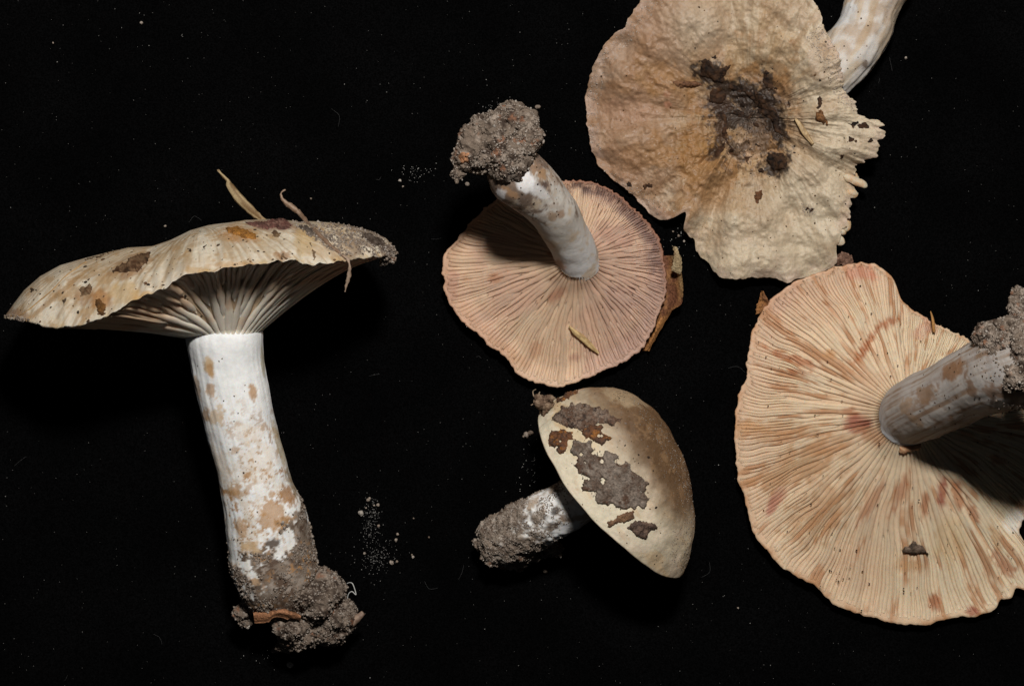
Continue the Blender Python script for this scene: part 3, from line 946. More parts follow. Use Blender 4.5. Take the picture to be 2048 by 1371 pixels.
    # litter on the gills
    sp = [(x, y, rng.uniform(.8, 2.0), rng.choice([1, 2, 2])) for x, y in zip(rng.uniform(900, 1310, 90), rng.uniform(400, 760, 90))] + [(1075, 530, 4, 1), (1079, 525, 3, 1)]
    flecks(m, hit, sp, rng, parent=cap)
    return m, hit
SIGN2 = 1
M2, HIT2 = upright_mushroom()
# ================================================================== cap-up mushroom with a sunken dirty centre
def torn_mushroom():
    rng = np.random.default_rng(33)
    m = Thing("mushroom", "mushroom lying cap side up with wavy torn rim and dark dirt in its sunken centre", "mushroom",
              W(1480, 250, 0), "mushrooms laid out on the black cloth")
    O = (1150, 0); K = 2.2857
    poly = zp([(300, 0), (265, 50), (238, 100), (222, 130), (190, 145), (150, 185), (110, 240), (80, 310), (58, 380), (48, 460), (52, 540), (60, 620), (80, 700),
               (110, 760), (160, 810), (210, 850), (260, 890), (300, 930), (330, 965), (350, 985), (390, 1005), (440, 1000), (465, 985), (508, 962), (510, 985), (500, 1010),
               (495, 1050), (520, 1075), (550, 1100), (548, 1140), (580, 1180), (610, 1200), (630, 1240), (680, 1275), (740, 1278), (800, 1270), (860, 1268), (900, 1265),
               (920, 1275), (970, 1293), (1040, 1270), (1120, 1250), (1180, 1220), (1205, 1180), (1190, 1130), (1215, 1090), (1225, 1050), (1250, 1010), (1258, 960), (1262, 910), (1280, 880),
               (1272, 840), (1282, 800), (1285, 765), (1300, 745), (1340, 735), (1380, 720), (1395, 690), (1390, 650), (1420, 605), (1395, 590), (1410, 560), (1390, 548), (1350, 550),
               (1300, 520), (1285, 470), (1250, 430), (1222, 400), (1222, 350), (1215, 280), (1190, 220), (1155, 160), (1132, 110), (1125, 60), (1090, 0), (1030, -80), (900, -140), (700, -165), (500, -130), (370, -70)], K, O)
    c = (1497.0, 235.0)
    pol0 = Polar(poly, c, 2)
    pol = lambda th: pol0(th) + (nz(np.asarray(th) * 40, seed=2, oct=3, gain=.65) - .5) * (7 + 16 * np.clip(np.cos(np.asarray(th) - .25), 0, 1) ** 3)
    def zt(th, s, ix, iy):
        g = np.clip(((ix - 1470) * .6 - (iy - 230) * .8) / 350, -1.2, 1.2)
        plane = 82 + 56 * g + 34 * np.exp(-((ix - 1665) ** 2 + (iy - 145) ** 2) / 75 ** 2)
        bowl = -52 * (1 - sm(0, .8, s)) + 14 * np.exp(-((ix - 1490) ** 2 + (iy - 270) ** 2) / 40 ** 2)
        lob = (nz(np.cos(th) * 2.2, np.sin(th) * 2.2, s * .7, seed=41, oct=2) - .5) * 80 * s ** 1.6
        fold = np.zeros_like(s)
        for (a, wd, h) in ((112, 7, -26), (96, 9, 16), (68, 7, -12), (-120, 8, 16), (-100, 7, -18), (-84, 7, 10), (-60, 7, -14), (20, 6, 14), (33, 5, -16), (-14, 7, -12), (128, 7, 12)):
            d = (np.degrees(th) - a + 180) % 360 - 180
            fold = fold + h * np.exp(-(d / wd) ** 2)
        z = plane + bowl + lob + fold * sm(.2, .75, s) - 16 * s ** 7
        wr = (nz(th * 16, s * 5, seed=51, oct=4, gain=.6) - .5) * 8 * sm(.1, .5, s)
        wr2 = (nz(ix / 48, iy / 48, seed=52, oct=4) - .5) * 40 * sm(.1, .35, s)
        bl = np.exp(-((ix - 1400) ** 2 + (iy - 320) ** 2) / 110 ** 2)
        wr3 = np.abs(nz(ix / 17, iy / 17, seed=55, oct=3) - .5) * -22 * bl
        # wrinkles round the sunken centre
        dd = np.hypot(ix - 1490, iy - 250)
        wr4 = (nz(th * 5 + dd / 60, dd / 9, seed=57, oct=3) - .5) * 16 * np.exp(-((dd - 60) / 45) ** 2)
        return z + wr + wr2 + wr3 + wr4
    def T(th, s):
        r1 = pol(th)
        ix = c[0] + r1 * s * np.cos(th); iy = c[1] + r1 * s * np.sin(th)
        return W(ix, iy, np.maximum(zt(th, s, ix, iy), 6 + 4 * s))
    def G(th, t):
        r1 = pol(th)
        rr = lerp(46, r1 - 1.5, t)
        ix = c[0] + rr * np.cos(th); iy = c[1] + rr * np.sin(th)
        s = rr / r1
        top = zt(th, s, ix, iy)
        return W(ix, iy, np.maximum(top - 3 - 26 * (1 - t ** 3), 1))
    def colT(P, th, s):
        ix, iy = PX(P)
        c_ = np.tile(A(.58, .49, .375), P.shape[:-1] + (1,))
        rad = np.stack([th * 40, s * 4, np.zeros_like(s)], -1)
        c_ = mixc(c_, (.70, .64, .55), sm(.46, .66, fbm(rad, 1.6, 4, 4)) * .6)
        c_ = mixc(c_, (.47, .33, .2), sm(.52, .7, fbm(rad, 2.2, 9, 4)) * .6)
        left = sm(1480, 1270, ix + .25 * (iy - 230))
        c_ = mixc(c_, (.36, .225, .15), left * .95)
        c_ = mixc(c_, (.50, .37, .28), sm(.45, .6, fbm(P, 34, 14, 4)) * left * .45)
        c_ = mixc(c_, (.33, .215, .145), sm(.5, .66, fbm(P, 70, 24, 4)) * left * .6)
        och = (.36, .195, .06)
        d = np.hypot(ix - 1490, iy - 250)
        c_ = mixc(c_, (.42, .27, .13), sm(170, 60, d) * sm(.35, .6, fbm(P, 50, 34, 4)) * .75)
        c_ = blots(c_, P, [(1390, 310, 60, 50, 20, och, .85), (1440, 350, 60, 34, 20, (.42, .24, .09), .8), (1330, 170, 80, 36, 20, (.38, .23, .11), .6), (1400, 150, 34, 44, 0, (.4, .26, .13), .6),
                           (1520, 400, 60, 34, -30, (.40, .26, .13), .75), (1460, 400, 70, 30, 40, (.44, .27, .12), .7), (1560, 90, 40, 66, -25, (.44, .32, .2), .6), (1470, 130, 30, 60, 0, (.42, .29, .16), .65),
                           (1445, 480, 22, 60, 15, (.36, .26, .17), .7), (1560, 180, 40, 60, -20, (.38, .24, .13), .7), (1540, 300, 30, 70, -20, (.36, .22, .12), .7),  # first streak paints the shade of the radial fold into the skin colour
                           (1230, 110, 40, 70, 30, (.42, .32, .26), .7), (1650, 130, 40, 60, -10, (.47, .37, .3), .7), (1660, 100, 26, 30, 0, (.48, .33, .22), .6), (1260, 220, 60, 30, 0, (.47, .3, .22), .5),
                           (1560, 520, 26, 14, 0, (.5, .36, .3), .6), (1500, 470, 12, 20, 0, (.5, .34, .24), .6), (1700, 370, 14, 40, -8, (.56, .34, .17), .8), (1690, 440, 14, 40, 0, (.5, .29, .15), .7),
                           (1490, 300, 40, 34, 0, (.58, .43, .33), .75, .5), (1335, 188, 9, 9, 0, (.5, .24, .17), .9, .3), (1336, 210, 10, 9, 0, (.5, .25, .18), .9, .3), (1400, 410, 60, 30, 20, (.5, .34, .22), .5),
                           (1310, 420, 20, 20, 0, (.42, .28, .2), .6), (1460, 560, 14, 10, 0, (.4, .27, .15), .5), (1665, 495, 24, 20, 0, (.52, .33, .18), .6),
                           (1335, 430, 30, 12, 20, (.42, .25, .18), .6)], 120)
        c_ = mixc(c_, (.13, .075, .04), np.exp(-(((ix - 1500) / 92) ** 2 + ((iy - 205) / 70) ** 2)) * sm(.34, .54, fbm(P, 24, 44, 5, .65)) * .95)
        c_ = mixc(c_, (.30, .175, .075), sm(.52, .66, fbm(P, 60, 74, 5, .6)) * sm(330, 120, d) * .6)
        c_ = mixc(c_, (.36, .20, .085), sm(.5, .62, fbm(P, 75, 84, 5, .6)) * sm(330, 150, d) * .75)
        c_ = mixc(c_, (.33, .20, .12), sm(.5, .64, fbm(P, 40, 94, 5, .65)) * (.35 + .4 * left))
        rt = sm(-40, 160, (ix - 1500) * .75 + (iy - 250) * .55 + (fbm(P, 60, 99, 4) - .5) * 160) * sm(70, 170, d)
        c_ = mixc(c_, (.68, .635, .545), rt * .6)
        c_ = mixc(c_, (.70, .66, .58), np.exp(-(((ix - 1400) / 60) ** 2 + ((iy - 50) / 60) ** 2)) * .5)
        c_ = c_ * A(.77, .70, .605)
        c_ = mixc(c_, (.035, .022, .015), np.exp(-(((ix - 1502) / 66) ** 2 + ((iy - 208) / 50) ** 2) ** 1.5) * sm(.43, .52, fbm(P, 20, 64, 5, .7)) * .95)
        c_ = mixc(c_, (.08, .045, .025), sm(.55, .6, fbm(P, 14, 65, 5, .75)) * sm(150, 60, d) * .9)
        dk_ = (.03, .018, .012)
        c_ = blots(c_, P, [(1418, 146, 42, 27, 10, dk_, .95, .75, 9), (1455, 176, 55, 24, 22, dk_, .95, .75, 9), (1505, 196, 70, 30, 28, dk_, .97, .75, 9), (1548, 250, 28, 73, -22, dk_, .95, .75, 9),
                           (1552, 330, 32, 32, 0, dk_, .95, .7, 8), (1441, 250, 16, 68, 8, (.06, .032, .018), .95, .8, 8), (1482, 236, 68, 30, 10, dk_, .9, .95, 10), (1436, 205, 35, 24, 0, (.05, .028, .018), .95, .8, 9),
                           (1535, 175, 18, 35, -10, dk_, .9, .9, 8), (1430, 305, 28, 14, -40, (.06, .035, .02), .9, .8, 8), (1470, 300, 38, 14, 60, (.06, .035, .02), .8, .9, 8), (1520, 270, 25, 40, 0, (.1, .06, .035), .8, .9, 8)], 320)
        c_ = mixc(c_, (.46, .34, .28), sm(.9, .99, s) * .5 * sm(.4, .6, fbm(P, 20, 54, 3)))
        return c_
    def colU(P, th, t):
        return np.tile(A(.6, .46, .32), P.shape[:-1] + (1,))
    cap, Pc, Fc = make_cap(m, T, G, SIGN3, 6, colT, colU, M_WETCAP, nth=760, ns=210, nu=24)
    hit = Hit((Pc, Fc))
    # gill ends poking out from the torn margin
    for k, (x, y, l, w, a) in enumerate([(1722, 362, 26, 10, 25), (1708, 388, 20, 11, -5), (1701, 410, 13, 9, 0), (1700, 448, 16, 16, 75), (1688, 480, 14, 12, 30), (1694, 464, 9, 8, 0),
                                         (1759, 246, 12, 9, 15), (1764, 270, 12, 9, -15), (1716, 352, 14, 9, 30)]):
        p, _ = hit.at(x - 16, y)
        z = (p[2] if p is not None else 60) - 7
        nu, nv = 20, 14
        TH, PH = np.meshgrid(np.arange(nu) / nu * 2 * PI, np.linspace(.01, PI - .01, nv), indexing='ij')
        n_ = np.stack([np.cos(PH), np.cos(TH) * np.sin(PH), np.sin(TH) * np.sin(PH)], -1)
        q = n_ * A(l, w * .85, 6)
        ca, sa = math.cos(math.radians(-a)), math.sin(math.radians(-a))
        q = np.stack([q[..., 0] * ca - q[..., 1] * sa, q[..., 0] * sa + q[..., 1] * ca, q[..., 2]], -1)
        V = W(x - 11, y, z - 2) + q
        V = V + n_ * ((fbm(V, 9, 60 + k, 3) - .5) * 9)[..., None]
        cc = mixc(np.tile(A(.50, .42, .31), V.shape[:-1] + (1,)), (.5, .3, .15), sm(.5, .66, fbm(V, 12, 7, 3)) * .7)
        m.part("gill", V, orient(V, grid_faces(nu, nv)), cc, M_GILL)
    # stem
    rows = [(1600, 200, 44, 36), (1650, 160, 48, 50), (1694, 112, 54, 57), (1728, 60, 58, 54), (1744, 10, 60, 55), (1770, -50, 62, 60), (1800, -120, 62, 56), (1815, -170, 60, 40)]
    def disp(P, t, ph):
        return (fbm(P, 40, 6, 4) - .5) * 10 + (nz(np.cos(ph) * 6, np.sin(ph) * 6, t * 5, seed=5, oct=4) - .5) * 6
    def cs(P, t, ph):
        c_ = np.tile(A(.60, .49, .37), P.shape[:-1] + (1,))
        c_ = mixc(c_, (.72, .70, .68), sm(.46, .62, nz(np.cos(ph) * 4, np.sin(ph) * 4, t * 5, seed=8, oct=4)) * .8)
        c_ = mixc(c_, (.46, .32, .2), sm(.52, .66, fbm(P, 36, 12, 5, .6)) * .6)
        c_ = blots(c_, P, [(1690, 30, 14, 40, 40, (.76, .77, .78), .9), (1740, 110, 14, 50, 20, (.70, .68, .66), .7), (1700, 140, 10, 40, 10, (.7, .62, .5), .6), (1730, 130, 8, 10, 0, (.16, .1, .06), .8)], 70)
        return c_ * A(.78, .76, .74)
    st, Vs, Fs = tube_part(m, "stem", rows, 110, 150, cs, M_STEM, disp)
    hs = Hit((Vs, Fs))
    flecks(m, hs, [(x, y, rng.uniform(.8, 2.0), rng.choice([0, 1, 2])) for x, y in zip(rng.uniform(1660, 1800, 26), rng.uniform(2, 170, 26))], rng, parent=st)
    # dirt in the middle
    Oz = (1380, 80); Kz = 4.57
    dk = two_tone((.022, .013, .009), (.055, .028, .015), 9, 3, (.009, .007, .006))
    br = two_tone((.055, .026, .014), (.03, .018, .012), 8, 5, (.085, .042, .02))
    for k, (pl, cf, tk, ho) in enumerate([
            ([(90, 190), (150, 150), (240, 250), (330, 250), (380, 200), (375, 270), (325, 320), (310, 400), (230, 390), (130, 345), (85, 330)], dk, 5, 0),
            ([(180, 430), (310, 410), (350, 530), (300, 590), (150, 570)], br, 4, 0),
            ([(320, 375), (440, 415), (540, 465), (610, 470), (710, 550), (810, 650), (830, 770), (880, 860), (840, 880), (760, 830), (740, 740), (690, 700), (640, 700), (600, 620), (560, 560), (500, 510), (400, 470), (330, 430)], dk, 6, 0),
            ([(390, 560), (480, 540), (600, 570), (700, 640), (740, 760), (690, 810), (560, 790), (500, 850), (470, 830), (390, 750), (370, 650)], dk, 4, .47),
            ([(655, 300), (725, 270), (740, 370), (800, 440), (770, 480), (700, 460), (650, 400)], dk, 5, 0),
            ([(215, 700), (300, 640), (365, 740), (345, 860), (370, 960), (450, 1050), (370, 1060), (330, 950), (280, 870), (290, 750)], br, 3.5, 0),
            ([(260, 960), (320, 920), (330, 990), (250, 1080), (190, 1070)], br, 3.5, 0),
            ([(700, 1000), (760, 1040), (850, 1020), (905, 1140), (830, 1215), (740, 1190), (690, 1080)], dk, 6, 0),
            ([(490, 1060), (575, 1035), (545, 1115), (520, 1150)], br, 3, 0),
            ([(600, 1180), (660, 1160), (690, 1190), (660, 1230), (620, 1220)], dk, 4, 0),
            ([(600, 960), (640, 950), (650, 985), (615, 1005)], dk, 3, 0),
            ([(195, 150), (240, 130), (275, 180), (240, 205)], dk, 4, 0),
            ([(870, 580), (910, 560), (940, 640), (900, 660)], br, 2.5, 0)]):
        r_ = crust(hit, zp(pl, Kz, Oz), cf, step=1.9, seed=400 + k * 3, thick=tk * .6, rag=7, holes=ho)
        if r_:
            m.part("dirt_patch", *r_, M_DIRT, parent=cap)
    for k, (x, y, a, b) in enumerate([(1708, 250, 14, 9), (1699, 275, 13, 12), (1740, 280, 8, 6), (1725, 252, 18, 8), (1640, 205, 9, 14), (1665, 412, 9, 7), (1258, 370, 7, 9), (1295, 374, 9, 7), (1618, 422, 12, 9), (1450, 482, 4, 6), (1325, 66, 6, 5), (1684, 313, 7, 6)]):
        pl = [(x + a * math.cos(t), y + b * math.sin(t)) for t in np.linspace(0, 2 * PI, 12)[:-1]]
        r_ = crust(hit, pl, dk if k % 2 == 0 else br, step=2.0, seed=500 + k * 3, thick=1.8, rag=7, holes=.46 if k in (0, 1, 3, 5, 8) else 0)
        if r_:
            m.part("dirt_patch", *r_, M_DIRT, parent=cap)
    sp = []
    for _ in range(360):
        x, y = rng.uniform(1190, 1740), rng.uniform(2, 550)
        d = math.hypot(x - 1500, y - 230)
        if rng.random() < .35 + .65 * math.exp(-(d / 120) ** 2):
            sp.append((x, y, rng.uniform(.8, 1.9) + (rng.random() < .08) * 1.6, rng.choice([0, 0, 1, 1, 2])))
    for _ in range(420):
        a, r = rng.uniform(0, 2 * PI), abs(rng.normal()) * 46
        sp.append((1500 + r * math.cos(a), 235 + r * 1.2 * math.sin(a), rng.uniform(.6, 1.7), rng.choice([0, 0, 1, 5])))
    flecks(m, hit, sp, rng, parent=cap)
    # pale sand along the edges
    q = np.concatenate([rand_in(zp([(50, 480), (80, 300), (230, 110), (330, 0), (420, 0), (300, 140), (160, 300), (110, 480), (120, 700), (70, 650)], K, O), 420, rng),
                        rand_in(zp([(1050, 170), (1130, 110), (1215, 280), (1225, 400), (1280, 470), (1300, 520), (1200, 470), (1150, 330)], K, O), 420, rng),
                        rand_in(zp([(100, 760), (250, 880), (350, 980), (500, 960), (400, 930), (200, 800)], K, O), 120, rng),
                        rand_in(zp([(1030, 930), (1090, 930), (1110, 980), (1050, 990)], K, O), 60, rng)])
    P, N = hit.many(q[:, 0], q[:, 1])
    r = rng.uniform(.6, 1.3, len(P))
    gv, gf, gc = grains(P + N * (r * .4)[:, None], r, sand_cols(rng, len(P), 1.5, True), rng)
    m.part("sand_grains", gv, gf, gc, M_GRAIN, smooth=False, parent=cap, stuff=True)
    return m, hit
SIGN3 = -1
M3, HIT3 = torn_mushroom()
# ================================================================== large mushroom, gills up, thick grey stem
def broad_mushroom():
    rng = np.random.default_rng(44)
    m = Thing("mushroom", "broad mushroom upside down, cream gills with rusty bruises, thick grey-brown stem leaning over", "mushroom",
              W(1780, 890, 0), "mushrooms laid out on the black cloth")
    O = (1440, 500); K = 1.758
    poly = zp([(430, 52), (480, 42), (540, 45), (590, 75), (618, 110), (630, 165), (665, 200), (720, 235), (760, 262), (800, 276), (850, 300), (890, 325),
               (960, 380), (1060, 440), (1140, 560), (1175, 700), (1160, 820), (1110, 900), (1060, 960), (1048, 1003), (1037, 1032), (1070, 1056), (1120, 1085), (1125, 1180), (1080, 1205), (1032, 1176),
               (1038, 1208), (1015, 1232), (988, 1220), (983, 1241), (956, 1273), (923, 1278), (897, 1292), (847, 1287), (795, 1297), (740, 1317), (690, 1318), (640, 1314), (600, 1309), (500, 1283), (420, 1258),
               (370, 1220), (330, 1175), (270, 1150), (200, 1100), (160, 1050), (120, 1000), (100, 930), (85, 870), (60, 800), (52, 700), (50, 620), (60, 520), (90, 450),
               (95, 370), (110, 300), (135, 230), (180, 170), (240, 120), (300, 95), (370, 70)], K, O)
    c = (1815.0, 828.0)
    pol0 = Polar(poly, c, 3)
    pol = lambda th: pol0(th) + (nz(np.asarray(th) * 36, seed=2, oct=3, gain=.7) - .5) * 9
    def zg(th, t, rr):
        lob = (nz(np.cos(th) * 1.8, np.sin(th) * 1.8, seed=61) - .5) * 40
        return 26 + 104 * (1 - t) ** 1.35 + 16 * np.exp(-((t) / .08) ** 2) + lob * t ** 2 + (nz(np.cos(th) * 3, np.sin(th) * 3, t * 3, seed=62) - .5) * 12 * np.sin(PI * np.clip(t, 0, 1)) + 6 * sm(.85, 1, t)
    G = tilt_gills(c, 58, 0, pol, zg)
    def T(th, s):
        r1 = pol(th)
        rr = r1 * (s + .01 * np.sin(PI * s))
        ix = c[0] + rr * np.cos(th); iy = c[1] + rr * np.sin(th)
        t = np.clip((rr - 58) / (r1 - 58), 0, 1)
        z = np.maximum(zg(th, t, rr) - 4 - 44 * np.clip(1 - s ** 5, 0, 1), 0) * sm(-.2, .6, s) + (nz(ix / 40, iy / 40, seed=5) - .5) * 6 * (1 - s)
        return W(ix, iy, z)
    def pig(P, th, t):
        ix, iy = PX(P)
        c_ = np.tile(A(.68, .545, .405), P.shape[:-1] + (1,))
        c_ = mixc(c_, (.60, .435, .315), sm(.42, .62, fbm(P, 120, 4, 4)) * .6)
        c_ = mixc(c_, (.62, .44, .33), sm(.62, 1, t) * sm(1900, 1600, iy + ix * .6) * .8)
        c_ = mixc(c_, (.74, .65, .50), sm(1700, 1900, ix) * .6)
        rad = np.stack([th * 26, t * 3, np.zeros_like(t)], -1)
        c_ = mixc(c_, (.40, .19, .085), sm(.56, .68, fbm(rad, 1.0, 12, 4, .6)) * .75 * sm(.05, .3, t))
        c_ = mixc(c_, (.46, .24, .12), sm(.95, 1, t) * sm(.45, .6, fbm(P, 26, 15, 3)) * .7)
        ru = (.35, .12, .045); rd = (.32, .11, .075)
        c_ = blots(c_, P, [(1730, 695, 10, 50, 32, ru, .9, .7, 6), (1775, 645, 10, 30, 60, ru, .8, .8, 6), (1660, 708, 18, 12, 0, (.5, .27, .12), .7), (1716, 850, 30, 26, 0, rd, .9, .8, 12), (1700, 822, 18, 10, 0, ru, .7),
                           (1745, 870, 40, 20, 30, (.5, .28, .16), .7), (1548, 1005, 14, 30, 30, (.42, .2, .15), .9, .7, 10), (1560, 985, 20, 20, 0, (.5, .28, .2), .6), (1884, 985, 12, 44, 4, rd, .95, .6, 10),
                           (1850, 1000, 10, 40, 6, ru, .7, .9, 8), (1915, 985, 12, 40, -10, ru, .7, .9, 8), (1945, 1020, 12, 40, -20, ru, .7, .9, 8), (1800, 985, 14, 50, 20, ru, .6, .9, 8), (1740, 1010, 12, 60, 30, ru, .55, .9, 8),
                           (1590, 720, 60, 10, 20, ru, .75, .9, 8), (1600, 745, 40, 8, 10, ru, .6, .9, 8), (1500, 850, 40, 14, 0, (.5, .27, .12), .7, .9, 8), (1720, 545, 40, 20, 10, (.62, .28, .2), .6), (1560, 590, 60, 30, -40, (.62, .42, .34), .5),
                           (1870, 1205, 16, 24, -10, ru, .8, .8, 8), (1945, 1222, 18, 14, 0, rd, .9, .8, 8), (2010, 1130, 18, 40, -30, ru, .7, .9, 8), (1990, 1070, 10, 40, -20, (.5, .3, .15), .6, .9, 8), (1995, 920, 18, 12, 20, ru, .6, .9, 8),
                           (1820, 1130, 40, 14, 0, (.5, .3, .15), .6), (1600, 930, 120, 44, -25, (.42, .24, .12), .7, .9, 12), (1640, 1030, 100, 60, -40, (.44, .26, .14), .6, .9, 12), (1560, 860, 90, 26, -5, (.46, .28, .15), .5, .9, 12), (1900, 1080, 40, 60, 0, (.62, .47, .28), .5),  # large brown blots at lower left paint in the shadowed gaps between gills
                           (1660, 890, 50, 24, -30, (.5, .3, .17), .5), (2028, 1042, 30, 26, -20, (.9, .86, .8), .9, .5), (1840, 665, 20, 20, 0, (.6, .36, .28), .5), (1860, 650, 12, 30, -40, (.56, .34, .27), .6)], 160)
        return c_ * A(.92, .86, .79)
    def colT(P, th, s):
        return pig(P, th, np.ones_like(s))
    def colU(P, th, t):
        return mixc(pig(P, th, t), (.5, .28, .14), .25 * np.ones(P.shape[:-1]))
    cap, Pc, Fc = make_cap(m, T, G, SIGN2, 4, colT, colU, M_CAP, nth=640, ns=60, nu=80)
    def colG(V, th, t, i):
        return pig(V, th, t) * (.92 + .16 * ((i * 53) % 17) / 17)
    make_gills(m, G, SIGN2, 292, 3.4, colG, rng, fill=1.0, tiers=(0, .24, .55), wob=.075, wmax=8, nseg=26, tend=.985)
    hit = Hit((Pc, Fc))
    # stem
    rows = [(1806, 838, 112, 62), (1820, 826, 138, 64), (1860, 807, 215, 67), (1910, 783, 290, 70), (1960, 760, 360, 75), (2005, 742, 415, 84), (2050, 722, 465, 90), (2090, 700, 500, 84)]
    def disp(P, t, ph):
        f = (nz(np.cos(ph) * 8, np.sin(ph) * 8, t * 4, seed=5, oct=4) - .5) * 4
        return f * .7 + (fbm(P, 70, 6, 2) - .5) * 9 + (fbm(P, 10, 8, 3) - .5) * 1.2
    def cs(P, t, ph):
        c_ = np.tile(A(.42, .385, .355), P.shape[:-1] + (1,))
        st = nz(np.cos(ph) * 9, np.sin(ph) * 9, t * 2.2, seed=15, oct=5, gain=.6)
        c_ = mixc(c_, (.22, .135, .08), sm(.46, .6, st) * sm(.04, .2, t) * .85)
        c_ = mixc(c_, (.52, .53, .55), sm(.2, .05, t) * .8)
        c_ = mixc(c_, (.40, .37, .355), sm(.5, .66, fbm(P, 30, 5, 4)) * .5)
        c_ = mixc(c_, (.20, .11, .06), sm(.55, .68, fbm(P, 30, 12, 5, .6)) * .8 * sm(.2, .5, t))
        c_ = blots(c_, P, [(1905, 740, 34, 20, -35, (.25, .13, .065), .9, .6, 14), (1850, 790, 26, 22, -30, (.25, .15, .085), .8, .8, 10), (1812, 810, 16, 20, 30, (.34, .22, .13), .7, .8, 7), (1830, 840, 34, 8, 40, (.3, .19, .11), .7, .8, 8),
                           (1900, 880, 60, 10, -25, (.22, .13, .08), .8, .6, 10), (1985, 800, 6, 26, 15, (.12, .08, .06), .9, .4, 6), (2000, 830, 60, 24, -22, (.24, .15, .1), .7, .8, 12), (2035, 790, 30, 30, 0, (.2, .12, .07), .8, .7, 12)], 190)
        return c_
    st, Vs, Fs = tube_part(m, "stem", rows, 140, 170, cs, M_STEM, disp)
    hs = Hit((Vs, Fs))
    flecks(m, hs, [(x, y, rng.uniform(.8, 2.4), rng.choice([0, 1, 1])) for x, y in zip(rng.uniform(1810, 2045, 110), rng.uniform(660, 880, 110))], rng, parent=st)
    # soil on the upper end
    items = [(2022, 700, 492, 44, 44, 48), (2062, 700, 520, 54, 66, 60), (1992, 692, 462, 36, 36, 46), (2042, 752, 520, 36, 32, 40), (2032, 656, 480, 44, 24, 44), (2070, 765, 500, 36, 36, 50), (1976, 670, 452, 26, 26, 40)]
    so, Vl, Fl = soil_on(m, items, 4600, rng, 600, .9, 2.1, bright=1.1)
    items = [(2050, 612, 470, 36, 24, 26), (2040, 588, 470, 14, 12, 12), (2075, 640, 470, 30, 30, 30)]
    soil_on(m, items, 900, rng, 640, 1.3, 2.6)
    P, N = surface_samples(Vs, Fs, 900, rng, lambda P, N: (N[:, 2] > -.3) * sm(.4, .56, fbm(P, 26, 45, 4)) * sm(1930, 2010, PX(P)[0] - .5 * (PX(P)[1] - 740)))
    r = rng.uniform(1.2, 2.6, len(P))
    gv, gf, gc = grains(P + N * (r * .3)[:, None], r, sand_cols(rng, len(P)), rng)
    m.part("sand_grains", gv, gf, gc, M_GRAIN, smooth=False, parent=st, stuff=True)
    # little collar of torn gill beside the stem
    r_ = crust(hit, [(1796, 888), (1815, 884), (1842, 883), (1842, 900), (1818, 904), (1796, 908)], two_tone((.55, .35, .2), (.45, .24, .13), 9, 3), seed=700, thick=7, rag=4, lift=2)
    if r_:
        m.part("torn_gill_flap", *r_, M_GILL, parent=cap)
    for k, (x, y, a, b) in enumerate([(1969, 972, 4, 9), (1979, 997, 3, 4), (1885, 1160, 3, 2), (1700, 930, 4, 4), (1716, 1148, 4, 4)]):
        pl = [(x + a * math.cos(t), y + b * math.sin(t)) for t in np.linspace(0, 2 * PI, 10)[:-1]]
        r_ = crust(hit, pl, two_tone((.05, .035, .025), (.1, .07, .05), 6, k), step=1.8, seed=720 + k, thick=3, rag=2, lift=1)
        if r_:
            m.part("dirt_patch", *r_, M_DIRT, parent=cap)
    sp = [(x, y, rng.uniform(.8, 1.9), rng.choice([0, 1, 2])) for x, y in zip(rng.uniform(1490, 2040, 120), rng.uniform(560, 1230, 120))]
    sp += [(x, y, rng.uniform(1.2, 3), rng.choice([0, 1])) for x, y in zip(rng.uniform(1650, 1725, 14), rng.uniform(1130, 1165, 14))]
    return m, hit, sp, rng
M4, HIT4, SP4, RNG4 = broad_mushroom()
